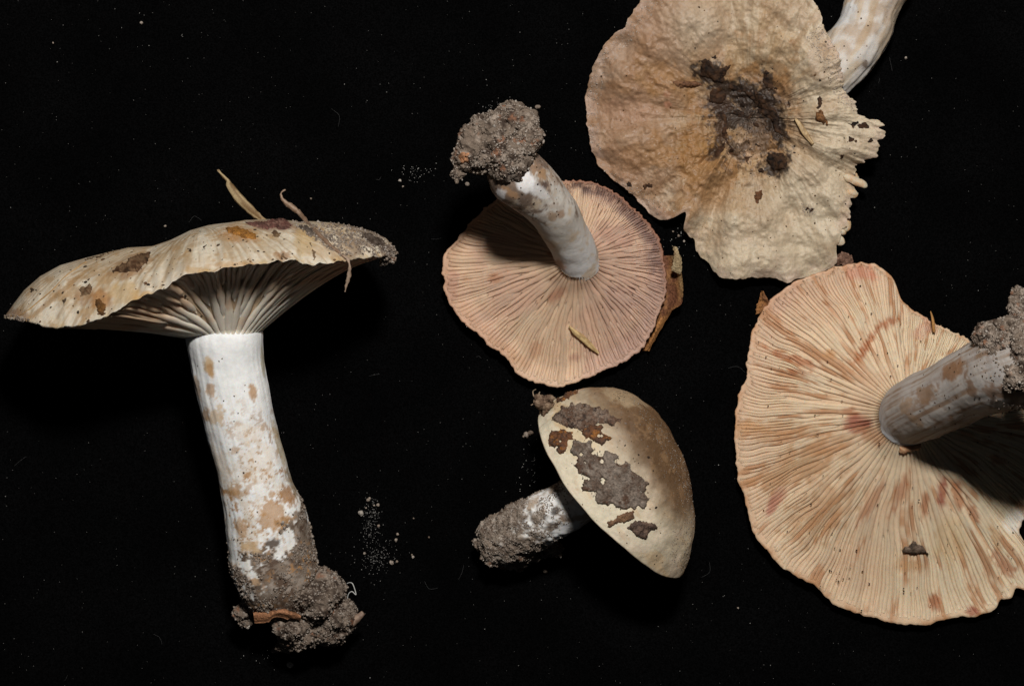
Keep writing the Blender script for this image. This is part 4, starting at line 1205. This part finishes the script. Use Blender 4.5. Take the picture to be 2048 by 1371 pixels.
# ================================================================== small domed mushroom on its side
def domed_mushroom():
    rng = np.random.default_rng(55)
    m = Thing("mushroom", "small mushroom on its side with a domed tan cap plastered with brown leaf scraps", "mushroom",
              W(1190, 990, 0), "mushrooms laid out on the black cloth")
    ti = math.radians(21)
    cs_, sn_ = math.cos(ti), math.sin(ti)
    e1 = A(.66, -.75, 0)
    a = A(.75 * cs_, .66 * cs_, sn_)
    e2 = A(-.75 * sn_, -.66 * sn_, cs_)
    R1, R2, H = 212.0, 158.0, 163.0
    C = W(1222, 982, 152)
    def shape(ph, s):
        al = lerp(1.18, 1.42, sm(-.4, 1, -np.cos(ph)))
        rho = np.sin(s * al) / np.sin(al)
        rho = rho ** (1 - .22 * sm(-.2, 1, -np.cos(ph)))
        h = (np.cos(s * al) - np.cos(al)) / (1 - np.cos(al))
        return rho, h
    def rimw(ph):
        return (nz(np.cos(ph) * 2, np.sin(ph) * 2, seed=3) - .5) * 14
    def T(ph, s):
        rho, h = shape(ph, s)
        k = 1 + .06 * (nz(np.cos(ph) * 1.3, np.sin(ph) * 1.3, s, seed=5) - .5) * s
        P = C + e1 * (R1 * rho * np.cos(ph) * k)[..., None] + e2 * (R2 * rho * np.sin(ph) * k)[..., None] + a * (H * h * (1 - .22 * rho * np.cos(ph)) + rimw(ph) * s ** 2)[..., None]
        n = unit(P - (C - a * 60))
        return P + n * ((fbm(P, 60, 6, 3) - .5) * 10 + (fbm(P, 14, 7, 3) - .5) * 2.4)[..., None]
    sc0 = W(1196, 978, 150) + a * 20
    d0 = unit(A(-.86, -.44, -.32))
    def G(ph, t):
        ph = np.asarray(ph, float)
        rim = T(ph, np.ones_like(ph) * 1.0)
        ring = sc0 + e1 * (42 * np.cos(ph))[..., None] + e2 * (42 * np.sin(ph))[..., None]
        P = lerp(ring, rim, np.clip(t, 0, 1)[..., None])
        return P + a * (26 * np.sin(PI * np.clip(t, 0, 1)) - 1.5)[..., None]
    def colT(P, th, s):
        ix, iy = PX(P)
        c_ = np.tile(A(.63, .56, .43), P.shape[:-1] + (1,))
        # distance across the cap from the near rim
        d = (ix - 1085) * .77 - (iy - 800) * .64
        br = sm(10, 105, d + (fbm(P, 60, 4, 5, .6) - .5) * 70)
        c_ = mixc(c_, (.74, .69, .56), sm(30, -40, d) * .6)
        c_ = mixc(c_, (.17, .092, .042), br * .92)
        c_ = mixc(c_, (.10, .055, .025), sm(45, 105, d + (fbm(P, 40, 8, 4) - .5) * 80) * .85 * sm(760, 860, iy))
        c_ = mixc(c_, (.27, .19, .11), sm(1060, 1140, iy) * .6)
        c_ = mixc(c_, (.56, .38, .2), sm(.58, .7, fbm(np.stack([d, (ix + iy) * .25, np.zeros_like(d)], -1), 16, 14, 4)) * .4 * (1 - br))
        c_ = mixc(c_, (.26, .16, .085), sm(.52, .64, fbm(P, 22, 18, 5, .7)) * br * .6)
        c_ = mixc(c_, (.70, .58, .48), sm(.55, .65, fbm(P, 26, 17, 3)) * .3 * (1 - br))
        c_ = blots(c_, P, [(1120, 830, 24, 40, 0, (.5, .34, .17), .6), (1150, 880, 60, 40, 30, (.58, .45, .26), .4), (1250, 790, 60, 24, 20, (.42, .33, .22), .6), (1160, 775, 16, 8, -20, (.6, .36, .26), .5)], 210)
        return c_ * A(.93, .90, .86)
    def colU(P, th, t):
        return np.tile(A(.62, .5, .34), P.shape[:-1] + (1,))
    cap, Pc, Fc = make_cap(m, T, G, SIGN5, 9, colT, colU, M_CAP, nth=460, ns=150, nu=30)
    make_gills(m, G, SIGN5, 120, 9, lambda V, th, t, i: np.tile(A(.66, .53, .36), V.shape[:-1] + (1,)) * (.92 + .16 * ((i * 53) % 17) / 17), rng, fill=.75, tiers=(0, .26, .56), nseg=14, wmax=5,
               sector=lambda q: math.sin(q) > -.3)
    hit = Hit((Pc, Fc))
    rows = [(1215, 968, 172, 42), (1185, 983, 168, 46), (1150, 1003, 156, 49), (1110, 1025, 136, 51), (1065, 1048, 108, 53), (1020, 1070, 84, 52), (985, 1083, 66, 45), (965, 1090, 60, 26)]
    def disp(P, t, ph):
        return (fbm(P, 30, 6, 4) - .5) * 9 + (fbm(P, 16, 8, 5, .7) - .5) * 24 * sm(.35, .6, t)
    def cs(P, t, ph):
        c_ = np.tile(A(.78, .77, .75), P.shape[:-1] + (1,))
        c_ = mixc(c_, (.40, .28, .18), sm(.52, .64, fbm(P, 20, 12, 5, .6)) * .8)
        k = sm(-.1, .12, t - .42 + (fbm(P, 26, 5, 5, .7) - .5) * 1.3)[..., None]
        sl = mixc(np.tile(A(.2, .155, .12), P.shape[:-1] + (1,)), (.08, .055, .04), sm(.47, .6, fbm(P, 16, 46, 5, .7)))
        sl = mixc(sl, (.33, .28, .235), sm(.52, .62, fbm(P, 11, 47, 5, .7)))
        c_ = c_ * (1 - k) + sl * k
        c_ = blots(c_, P, [(1112, 1020, 10, 14, 60, (.06, .05, .045), .9, .5, 7), (1128, 1035, 10, 8, 0, (.14, .09, .06), .8), (1120, 1062, 30, 12, -35, (.8, .8, .8), .9, .6, 9), (1030, 1060, 9, 8, 0, (.7, .68, .65), .8, .8, 6)], 230)
        return c_
    st, Vs, Fs = tube_part(m, "stem", rows, 110, 150, cs, M_STEM, disp)
    items = [(1040, 1092, 62, 56, 34, 50), (1000, 1095, 60, 44, 34, 46), (985, 1065, 66, 30, 26, 32), (1030, 1118, 40, 34, 20, 34), (968, 1088, 52, 22, 14, 26), (1080, 1090, 56, 36, 22, 36), (1105, 1098, 44, 20, 12, 22), (1005, 1050, 72, 34, 20, 30)]
    so, Vl, Fl = soil_on(m, items, 4200, rng, 800, .8, 1.8, amp=.26, bright=1.15)
    P, N = surface_samples(Vs, Fs, 5000, rng, lambda P, N: (N[:, 2] > -.3) * sm(.4, .52, fbm(P, 22, 45, 4)) * sm(1150, 1085, PX(P)[0] + .3 * (PX(P)[1] - 1020)))
    r = rng.uniform(.8, 1.7, len(P))
    gv, gf, gc = grains(P + N * (r * .3)[:, None], r, sand_cols(rng, len(P), 1.15), rng)
    m.part("sand_grains", gv, gf, gc, M_GRAIN, smooth=False, parent=st, stuff=True)
    # sand sprinkled on the brown side of the cap
    ix, iy = [], []
    q = np.concatenate([rand_in([(1260, 790), (1330, 850), (1400, 960), (1414, 1040), (1395, 1110), (1365, 1140), (1330, 1110), (1370, 1040), (1340, 920), (1280, 840)], 620, rng),
                        rand_in([(1150, 775), (1240, 765), (1330, 850), (1410, 1030), (1360, 1140), (1330, 1000), (1270, 850)], 160, rng)])
    P, N = hit.many(q[:, 0], q[:, 1])
    r = rng.uniform(.5, 1.2, len(P))
    gv, gf, gc = grains(P + N * (r * .4)[:, None], r, sand_cols(rng, len(P), .85, True), rng)
    m.part("sand_grains", gv, gf, gc, M_GRAIN, smooth=False, parent=cap, stuff=True)
    sp = [(1250, 890, 2.2, 0), (1277, 909, 2.6, 0), (1297, 914, 3.0, 0), (1263, 882, 1.4, 0), (1195, 771, 3.5, 5), (1251, 846, 3, 5), (1312, 1014, 2.6, 0), (1256, 822, 1.8, 1)]
    sp += [(1240 + rng.normal() * 9, 788 + rng.normal() * 7, rng.uniform(.7, 1.3), 0) for _ in range(36)]
    sp += [(x, y, rng.uniform(.7, 1.6), rng.choice([0, 1, 2])) for x, y in zip(rng.uniform(1095, 1400, 150), rng.uniform(770, 1130, 150))]
    flecks(m, hit, sp, rng, parent=cap)
    return m, hit
SIGN5 = 1
M5, HIT5 = domed_mushroom()
# ================================================================== loose litter
def tube_single(name, rows, colf, mat, label, cat, nu=10, nv=40, disp=None, flat=1.0, group=None):
    P, N, T, PH = tube(rows, nu, nv, disp, flat)
    V = np.concatenate([P.reshape(-1, 3), [P[:, 0].mean(0), P[:, -1].mean(0)]])
    k = nu * nv; i = np.arange(nu)
    e0 = np.stack([i * nv, np.full(nu, k), ((i + 1) % nu) * nv], -1)
    e1 = np.stack([i * nv + nv - 1, ((i + 1) % nu) * nv + nv - 1, np.full(nu, k + 1)], -1)
    c = colf(P, T, PH).reshape(-1, 3)
    F = orient(V, grid_faces(nu, nv))
    return single(name, V, [F, e0, e1], np.concatenate([c, c[:1], c[-1:]]), mat, label, cat, group=group)

def ribbon(Apts, Bpts, zA, zB, nu=70, nv=16, bulge=0.0, thick=2.0, rag=3.0, seed=0, crumple=3.0):
    """thin curled sheet between two traced edges, with real thickness"""
    a = spline(Apts, nu); b = spline(Bpts, nu)
    u = np.linspace(0, 1, nu); v = np.linspace(0, 1, nv)
    U, Vv = np.meshgrid(u, v, indexing='ij')
    ed = sm(.7, 1, np.abs(Vv * 2 - 1))
    X = lerp(a[:, 0][:, None], b[:, 0][:, None], Vv) + (nz(U * 14, Vv * 2, seed=seed, oct=3, gain=.6) - .5) * 2 * rag * ed
    Y = lerp(a[:, 1][:, None], b[:, 1][:, None], Vv) + (nz(U * 14, Vv * 2, seed=seed + 1, oct=3, gain=.6) - .5) * 2 * rag * ed
    zA = np.interp(u, np.linspace(0, 1, len(zA)), zA); zB = np.interp(u, np.linspace(0, 1, len(zB)), zB)
    Z = lerp(zA[:, None], zB[:, None], Vv) + bulge * np.sin(PI * Vv) + (nz(U * 6, Vv * 4, seed=seed + 2, oct=3) - .5) * 2 * crumple
    top = W(X, Y, np.maximum(Z, 1)); bot = W(X, Y, np.maximum(Z - thick, -.5))
    n = nu * nv
    F = grid_faces(nu, nv, False)
    i = np.arange(nu - 1); j = np.arange(nv - 1)
    def side(p, q): return np.stack([p, q, q + n, p + n], -1)
    Fs = [side(i * nv, (i + 1) * nv)[:, ::-1], side(i * nv + nv - 1, (i + 1) * nv + nv - 1), side(j, j + 1), side((nu - 1) * nv + j, (nu - 1) * nv + j + 1)[:, ::-1]]
    P = np.concatenate([top.reshape(-1, 3), bot.reshape(-1, 3)])
    Fa = np.concatenate([F[:, ::-1], F + n] + Fs)
    return P, orient(P, Fa), np.concatenate([np.stack([U.ravel(), Vv.ravel()], -1)] * 2)

def litter():
    rng = np.random.default_rng(66)
    def straw_c(c1, c2, seed):
        def f(P, t, ph):
            c = np.tile(A(*c1), P.shape[:-1] + (1,))
            return mixc(c, c2, sm(.45, .62, nz(np.cos(ph) * 2.5, np.sin(ph) * 2.5, t * 5, seed=seed, oct=4)))
        return f
    hz = lambda h, x, y, e: (lambda p: (x, y, (p[2] if p is not None else 60) + e))(h.at(x, y)[0])
    # --- on the side-lying mushroom
    tube_single("straw", [(435, 340, 214, 1.5), (445, 350, 218, 3), (456, 362, 222, 3.5), (460, 372, 226, 6.5), (478, 396, 234, 8), (500, 418, 242, 7.5), (518, 433, 250, 6), (532, 443, 252, 4)],
                straw_c((.36, .27, .15), (.16, .095, .04), 4), M_STRAW, "split tan straw sticking up behind the top of the flat cream cap", "straw", flat=.5,
                disp=lambda P, t, ph: (nz(np.cos(ph) * 3, np.sin(ph) * 3, t * 7, seed=3, oct=4, gain=.65) - .5) * 9)
    tw = [(571, 379, 268, 1), (562, 386, 268, 1.8), (565, 398, 268, 2.4), (572, 405, 268, 5), (586, 415, 268, 5.5), (600, 428, 268, 4.5)]
    for x, y, r in [(615, 446, 4.5), (632, 464, 4.5), (650, 482, 4), (668, 497, 3.5), (684, 510, 3), (695, 518, 3)]:
        q = hz(HIT1, x, y, 2.5)
        tw.append((q[0], q[1], q[2], r))
    zl = tw[-1][2]
    tw += [(699, 530, zl + 2, 3), (698, 550, zl - 6, 4), (693, 568, zl - 12, 3), (690, 583, zl - 16, 1.5)]
    tube_single("twig", tw, straw_c((.30, .215, .155), (.17, .10, .06), 8), M_STRAW, "thin knobbly brown rootlet draped over the flat cream cap, its end hanging below the rim", "twig", nu=12, nv=110,
                disp=lambda P, t, ph: (fbm(P, 9, 3, 4, .6) - .5) * 7)
    gr = ZQ1([(40, 780), (110, 770), (200, 700), (270, 640), (330, 578), (390, 535), (430, 508)])
    tube_single("straw", [hz(HIT1, x, y, .8) + (1.4,) for x, y in gr], straw_c((.42, .27, .12), (.3, .17, .07), 9), M_STRAW,
                "hair-thin golden grass blade lying along the drooping end of the flat cream cap", "straw", nu=8, nv=60)
    def scrap(hit, pl, cf, label, **k):
        r = crust(hit, pl, cf, **k)
        if r:
            single("leaf_scrap", *r, M_LEAF, label, "leaf scrap")
    scrap(HIT1, ZQ1([(1120, 335), (1180, 325), (1280, 368), (1285, 402), (1200, 388), (1135, 368)]), two_tone((.34, .15, .03), (.25, .11, .03), 12, 4), "small orange leaf scrap stuck near the top of the flat cream cap",
          step=2.2, seed=900, thick=3, rag=3, lift=1)
    scrap(HIT1, ZQ1([(1195, 300), (1260, 312), (1330, 296), (1390, 286), (1425, 300), (1475, 330), (1440, 352), (1330, 350), (1240, 328)]), two_tone((.16, .07, .055), (.09, .045, .035), 9, 5, (.28, .16, .12)),
          "dark red-brown bark scrap on the crest of the flat cream cap", step=2.0, seed=905, thick=4, rag=5, lift=1, rough=2)
    # --- bark chip and stub in the soil of that stem
    o, k = (420, 980), 3.809
    P, F, uv = ribbon(zp([(330, 930), (430, 912), (540, 895), (640, 925), (692, 950)], k, o), zp([(340, 1010), (440, 1000), (490, 965), (600, 978), (690, 995)], k, o),
                      [150, 160, 168, 166, 160], [138, 150, 158, 152, 148], 50, 10, 6, 6, 2.5, 30, 3)
    c = mixc(np.tile(A(.36, .17, .085), (len(P), 1)), (.24, .11, .055), sm(.45, .6, fbm(P * A(.4, 2, 1), 10, 4, 4)))
    single("bark_chip", P, F, c, M_LEAF, "rust-coloured bark chip wedged in the soil at the foot of the long white stem", "bark chip")
    tube_single("twig", [(684, 1260, 84, 5), (702, 1247, 90, 8), (716, 1234, 92, 7.5), (727, 1224, 92, 5)], straw_c((.27, .19, .14), (.17, .11, .08), 12), M_STRAW,
                "short stubby twig poking out of the soil of the long white stem", "twig", nv=30, disp=lambda P, t, ph: (fbm(P, 9, 3, 3) - .5) * 5)
    # --- on the gills of the upright mushroom
    q = [hz(HIT2, x, y, 11) for x, y in [(1138, 652), (1150, 664), (1165, 676), (1180, 690), (1197, 706)]]
    tube_single("straw", [q[0] + (1.5,), q[1] + (5,), q[2] + (6,), q[3] + (5.5,), q[4] + (2,)], straw_c((.58, .42, .2), (.34, .22, .1), 14), M_STRAW,
                "short pale straw lying on the pinkish gills", "straw", flat=.5)
    o, k = (1240, 460), 5.275
    P, F, uv = ribbon(zp([(440, 270), (425, 330), (440, 440), (470, 540), (460, 640), (420, 760), (410, 880), (390, 980), (350, 1060), (290, 1180), (235, 1270)], k, o),
                      zp([(560, 265), (590, 330), (640, 430), (665, 560), (674, 680), (640, 775), (560, 840), (525, 905), (440, 1030), (365, 1170), (300, 1270)], k, o),
                      [22, 18, 12, 8, 8, 8, 8], [40, 46, 52, 46, 34, 26, 22], 110, 22, -10, 2.5, 4, 40, 4)
    c = np.tile(A(.15, .06, .03), (len(P), 1))
    c = mixc(c, (.25, .115, .045), sm(.42, .6, fbm(P, 20, 4, 4)))
    c = mixc(c, (.40, .26, .12), sm(.72, .9, uv[:, 1]) * sm(.5, .3, uv[:, 0]))
    c = mixc(c, (.34, .16, .05), sm(.62, .75, uv[:, 0]) * .7)
    single("dead_leaf", P, F, c, M_LEAF, "curled red-brown dead leaf half under the rim of the pinkish-gilled mushroom", "leaf")
    P, F, uv = ribbon(zp([(555, 170), (565, 250), (560, 330), (540, 420)], k, o), zp([(600, 175), (635, 270), (655, 370), (640, 470)], k, o), [60, 62, 60, 50], [64, 66, 60, 50], 40, 10, 4, 3, 3, 44, 2)
    c = mixc(np.tile(A(.40, .33, .2), (len(P), 1)), (.3, .2, .1), fbm(P, 14, 4, 3))
    single("leaf_scrap", P, F, c, M_LEAF, "pale tan leaf sliver standing on the curled red-brown dead leaf", "leaf scrap")
    # --- on the dirty sunken cap
    O, K = (1150, 0), 2.2857
    q = [hz(HIT3, x, y, 5) for x, y in [(1590, 237), (1600, 250), (1611, 268), (1626, 288)]]
    tube_single("straw", [q[0] + (2,), q[1] + (5,), q[2] + (5.5,), q[3] + (3,)], straw_c((.50, .36, .19), (.24, .15, .07), 15), M_STRAW, "short tan straw lying beside the dark dirt of the sunken cap", "straw", flat=.5)
    scrap(HIT3, zp([(425, 366), (500, 362), (560, 368), (600, 388), (560, 402), (490, 407), (450, 392)], K, O), two_tone((.13, .06, .03), (.2, .1, .05), 9, 4), "slender brown leaf scrap pointing at the dark dirt of the sunken cap", step=2.2, seed=910, thick=4, rag=3, lift=1)
    scrap(HIT3, zp([(1100, 508), (1128, 496), (1152, 540), (1168, 576), (1110, 562), (1092, 540)], K, O), two_tone((.24, .11, .04), (.15, .07, .03), 9, 5), "pointed orange-brown leaf scrap near the torn white lobe", step=2.2, seed=913, thick=4, rag=2.5, lift=1)
    scrap(HIT3, zp([(816, 880), (858, 862), (862, 890), (838, 945), (815, 918)], K, O), two_tone((.15, .06, .025), (.1, .045, .02), 9, 6), "small dark red leaf scrap below the dirt of the sunken cap", step=2.2, seed=916, thick=3.5, rag=2.5, lift=1)
    # --- under and on the broad mushroom
    P, F, uv = ribbon([(1512, 628), (1513, 612), (1519, 596), (1523, 580)], [(1552, 618), (1546, 606), (1536, 598), (1527, 582)], [6, 10, 18, 26], [8, 22, 30, 30], 30, 12, 6, 3, 3, 50, 4)
    single("leaf_scrap", P, F, mixc(np.tile(A(.38, .17, .06), (len(P), 1)), (.2, .09, .04), sm(.42, .6, fbm(P, 9, 4, 4))), M_LEAF, "ragged orange leaf scrap sticking out from under the broad mushroom's rim", "leaf scrap")
    P, F, uv = ribbon([(1668, 512), (1680, 506), (1692, 504), (1704, 512)], [(1672, 530), (1684, 530), (1696, 532), (1708, 526)], [24, 30, 30, 20], [20, 26, 28, 18], 26, 12, 8, 4, 4, 52, 5)
    single("leaf_scrap", P, F, mixc(np.tile(A(.14, .075, .05), (len(P), 1)), (.24, .14, .1), sm(.45, .6, fbm(P, 8, 4, 4))), M_LEAF, "dark crumpled leaf scrap between the torn cap and the broad gilled mushroom", "leaf scrap")
    tube_single("twig", [(1868, 662, 46, 3), (1867, 650, 52, 3.2), (1865, 636, 56, 2.6), (1861, 622, 60, .8)], straw_c((.46, .24, .08), (.34, .17, .06), 17), M_STRAW, "tiny orange splinter standing on the rim of the broad mushroom", "splinter", nu=8, nv=20)
    scrap(HIT4, zp([(-10, 790), (60, 735), (82, 712), (150, 748), (168, 785), (235, 812), (170, 806), (60, 800)], 3.266, (1800, 860)), two_tone((.09, .06, .04), (.17, .12, .09), 8, 7, (.04, .028, .02)),
          "dark grey-brown leaf scrap lying across the cream gills", step=2.0, seed=920, thick=4, rag=3, lift=8)
    # --- plastered on the small domed cap
    o5, k5 = (1040, 740), 5.271
    o4, k4 = (900, 730), 3.047
    bark = two_tone((.11, .062, .04), (.2, .145, .11), 14, 3, (.05, .032, .024))
    rust = two_tone((.13, .055, .025), (.08, .043, .028), 11, 5, (.28, .11, .025))
    grey = two_tone((.11, .075, .055), (.2, .16, .13), 18, 7, (.09, .05, .032))
    for pl, cf, lb, tk in [
            (zp([(360, 530), (420, 440), (470, 390), (600, 348), (700, 378), (800, 400), (900, 398), (935, 470), (1045, 500), (950, 582), (850, 562), (760, 572), (640, 632), (560, 602), (430, 562)], k5, o5), bark, "brown and grey leaf scrap on the domed cap, second largest there", 4),
            (zp([(305, 740), (330, 648), (400, 628), (500, 618), (545, 680), (605, 742), (500, 762), (490, 832), (430, 892), (400, 832), (328, 802)], k5, o5), rust, "rusty orange-brown leaf scrap at the rim of the domed cap", 3.5),
            (zp([(615, 640), (700, 598), (760, 578), (852, 566), (882, 640), (940, 698), (1025, 742), (900, 742), (850, 785), (760, 732), (680, 692)], k5, o5), rust, "narrow brown leaf scrap between the two largest scraps on the domed cap", 3.5),
            (zp([(770, 480), (870, 475), (885, 560), (960, 528), (1040, 570), (1090, 630), (1140, 680), (1203, 715), (1165, 760), (1195, 800), (1160, 855), (1050, 852), (888, 832), (890, 770), (818, 750), (815, 700), (860, 680), (788, 660), (773, 600), (753, 540)], k4, o4), grey, "largest grey-brown leaf scrap plastered on the domed cap", 4.5),
            (zp([(645, 222), (720, 148), (792, 158), (772, 190), (700, 216), (660, 242)], k4, o4), rust, "small dark leaf scrap on the upper edge of the domed cap", 4),
            (zp([(955, 965), (1020, 918), (1112, 876), (1122, 920), (1080, 960), (980, 985)], k4, o4), two_tone((.2, .11, .06), (.12, .065, .04), 9, 8), "small brown leaf scrap overhanging the rim of the domed cap", 3.5),
            (zp([(1083, 985), (1130, 938), (1252, 968), (1242, 1000), (1200, 1030), (1190, 1062), (1120, 1030)], k4, o4), two_tone((.07, .045, .035), (.14, .09, .065), 9, 9), "blackish folded leaf scrap by the rim of the domed cap", 5)]:
        pc = np.mean(pl, 0)
        pl = [tuple(pc + (np.array(q) - pc) * 1.12) for q in pl]
        scrap(HIT5, pl, cf, lb, step=1.7, seed=930 + int(tk * 100) % 37 + len(lb), thick=tk, rag=9, lift=.5, rough=2.5, holes=.22)
    q = rand_in(zp([(770, 480), (960, 528), (1090, 630), (1203, 715), (1160, 855), (888, 832), (788, 660)], k4, o4), 420, rng)
    q = np.concatenate([q, rand_in(zp([(360, 530), (470, 390), (700, 378), (935, 470), (850, 562), (640, 632)], k5, o5), 200, rng)])
    P, N = HIT5.many(q[:, 0], q[:, 1])
    r = rng.uniform(.6, 1.25, len(P))
    gv, gf, gc = grains(P + N * 4.6, r, sand_cols(rng, len(P), .9), rng)
    M5.part("sand_grains", gv, gf, gc, M_GRAIN, smooth=False, stuff=True)
    # frayed tuft on the rim of the domed cap
    t = Thing("plant_tuft", "frayed brown tuft of plant fibres at the upper end of the domed cap", "plant tuft", W(1085, 800, 150))
    V, F = lumps([(1088, 806, 200, 16, 12, 14), (1078, 798, 196, 12, 11, 11), (1098, 797, 204, 12, 10, 12), (1090, 818, 192, 10, 12, 12)], 960, .5, 26, 18)
    t.part("clump", V, F, mixc(np.tile(A(.12, .075, .05), (len(V), 1)), (.27, .19, .13), sm(.45, .6, fbm(V, 8, 3, 4))), M_DIRT)
    for rows in [[(1076, 800, 200, 2.4), (1068, 792, 202, 1.6), (1066, 782, 204, 1), (1072, 778, 206, .7)], [(1080, 806, 198, 2), (1070, 806, 196, 1.4), (1062, 810, 194, .8)],
                 [(1084, 796, 202, 2.2), (1078, 788, 204, 1.4), (1080, 783, 204, .8)], [(1090, 815, 190, 2), (1083, 822, 184, 1.2), (1082, 828, 180, .7)]]:
        P, N, T, PH = tube(rows, 7, 16)
        t.part("fibre", P, orient(P, grid_faces(7, 16)), np.tile(A(.30, .22, .15), P.shape[:-1] + (1,)), M_STRAW)
    # flecks on the broad gills sit on the crests
    P, N = HIT4.many([s[0] for s in SP4], [s[1] for s in SP4])
    n = len(P)
    gv, gf, gc = grains(P + N * 9, np.array([s[2] for s in SP4[:n]]), np.array([(.05, .035, .025)] * n), rng)
    M4.part("dirt_flecks", gv, gf, gc, M_DIRT, smooth=False, stuff=True)
    # --- crumbs on the cloth
    def crumb(x, y, r, label, group, bright=1.3):
        nu, nv = 12, 8
        TH, PH = np.meshgrid(np.arange(nu) / nu * 2 * PI, np.linspace(.05, PI - .05, nv), indexing='ij')
        n_ = np.stack([np.cos(TH) * np.sin(PH), np.sin(TH) * np.sin(PH), np.cos(PH)], -1)
        q = n_ * A(*rng.uniform(.7, 1.25, 3)) * r
        V = W(x, y, r * .6) + q + n_ * ((fbm(q + x, r * .8, 5, 3) - .5) * r * 1.1)[..., None]
        V[..., 2] = np.maximum(V[..., 2], -.6)
        cc = np.tile(sand_cols(rng, 1, bright)[0], V.shape[:-1] + (1,)) * (.7 + .6 * fbm(V, 3, 4, 2))[..., None]
        single("sand_crumb", V, orient(V, grid_faces(nu, nv)), cc, M_GRAIN, label, "sand crumb", smooth=False, group=group)
    for x, y, r in [(736, 999, 3), (739, 996, 2.4), (756, 1009, 3), (722, 1025, 6.5), (748, 1010, 2), (732, 1015, 2), (795, 1067, 3.2), (792, 1079, 3.2), (783, 1124, 4), (729, 1106, 2.6), (858, 1074, 2.4),
                    (827, 1036, 2), (826, 1113, 2.4), (824, 1109, 2), (794, 1122, 2.2), (757, 1051, 2.4)]:
        crumb(x, y, r, "tiny pale sand crumb among the dust between the long white stem and the small mushroom", "sand crumbs in the middle of the cloth", 1.2)
    for x, y, r in [(1053, 869, 6), (1061, 865, 5.5), (1048, 872, 3)]:
        crumb(x, y, r, "pale crumb on the cloth beside the domed cap", "crumbs beside the domed cap", 1.3)
    for x, y, r in [(580, 1329, 6), (555, 1297, 7), (547, 1300, 4)]:
        crumb(x, y, r, "loose sand crumb below the soil of the long white stem", "crumbs below the long white stem", 1.5)
    for x, y, r in [(934, 368, 4.5), (913, 362, 6), (1076, 214, 4.5)]:
        crumb(x, y, r, "loose grain beside the clod of soil on the upright stem", "grains beside the clod", 1.2)
    crumb(1090, 1141, 5, "lone crumb below the sandy foot of the small mushroom", None, 1.0)
    for x, y, r in [(283, 46, 3), (330, 452, 2.2), (800, 361, 2.4), (806, 373, 2), (622, 397, 2), (1812, 116, 3), (106, 86, 2), (1476, 1215, 2.2), (1357, 471, 2.2), (1368, 482, 2), (1346, 463, 2)]:
        crumb(x, y, r, "pinpoint white speck alone on the bare black cloth", "stray specks on the cloth", 1.3)
    tube_single("thread", [(694, 1200, 3, .8), (697, 1187, 8, .9), (704, 1182, 12, .9), (712, 1188, 12, .9), (706, 1168, 14, .9), (700, 1164, 10, .8), (694, 1166, 6, .7)], lambda P, t, ph: np.tile(A(.5, .5, .48), P.shape[:-1] + (1,)),
                M_LINT, "fine curly white thread beside the soil of the long white stem", "thread", nu=6, nv=60)
    # --- dust nobody could count
    xs, ys, rs, bs = [], [], [], []
    for x, y, sx, sy, n, b in [(742, 1040, 10, 24, 170, .55), (756, 1112, 20, 17, 170, .55), (838, 345, 18, 8, 50, .9), (1060, 935, 20, 30, 60, 1.0), (1000, 215, 24, 8, 30, .8), (1365, 470, 20, 20, 26, 1.0), (560, 1310, 40, 14, 30, 1), (300, 60, 90, 60, 20, .6)]:
        xs += list(x + rng.normal(size=n) * sx); ys += list(y + rng.normal(size=n) * sy); rs += list(rng.uniform(.35, 1.0, n)); bs += [b] * n
    n = 1500
    xs += list(rng.uniform(-60, 2110, n)); ys += list(rng.uniform(-50, 1420, n)); rs += list(rng.uniform(.35, .75, n) + (rng.random(n) < .05) * .5); bs += list(rng.uniform(.1, .7, n))
    bs = np.array(bs)
    gv, gf, gc = grains(W(np.array(xs), np.array(ys), np.array(rs) * .5 - .6), np.array(rs), A(.38, .37, .35)[None] * bs[:, None], rng)
    single("dust", gv, gf, gc, M_GRAIN, "fine pale dust sprinkled over the black cloth", "dust", smooth=False, kind="stuff")
    # short lint fibres
    V, F, o = [], [], 0
    for _ in range(26):
        x, y, a, l = rng.uniform(0, 2048), rng.uniform(0, 1371), rng.uniform(0, 2 * PI), rng.uniform(5, 22)
        b = a + rng.normal() * .8
        rows = [(x, y, 0, .18), (x + l * math.cos(a), y + l * math.sin(a), 1.5, .2), (x + l * (math.cos(a) + math.cos(b)), y + l * (math.sin(a) + math.sin(b)), 0, .16)]
        P, *_ = tube(rows, 4, 9)
        V.append(P.reshape(-1, 3)); F.append(grid_faces(4, 9) + o); o += 36
    V = np.concatenate(V)
    single("lint", V, np.concatenate(F), np.tile(A(.07, .07, .07), (len(V), 1)), M_LINT, "short hair-fine lint fibres on the black cloth", "lint", kind="stuff")
litter()
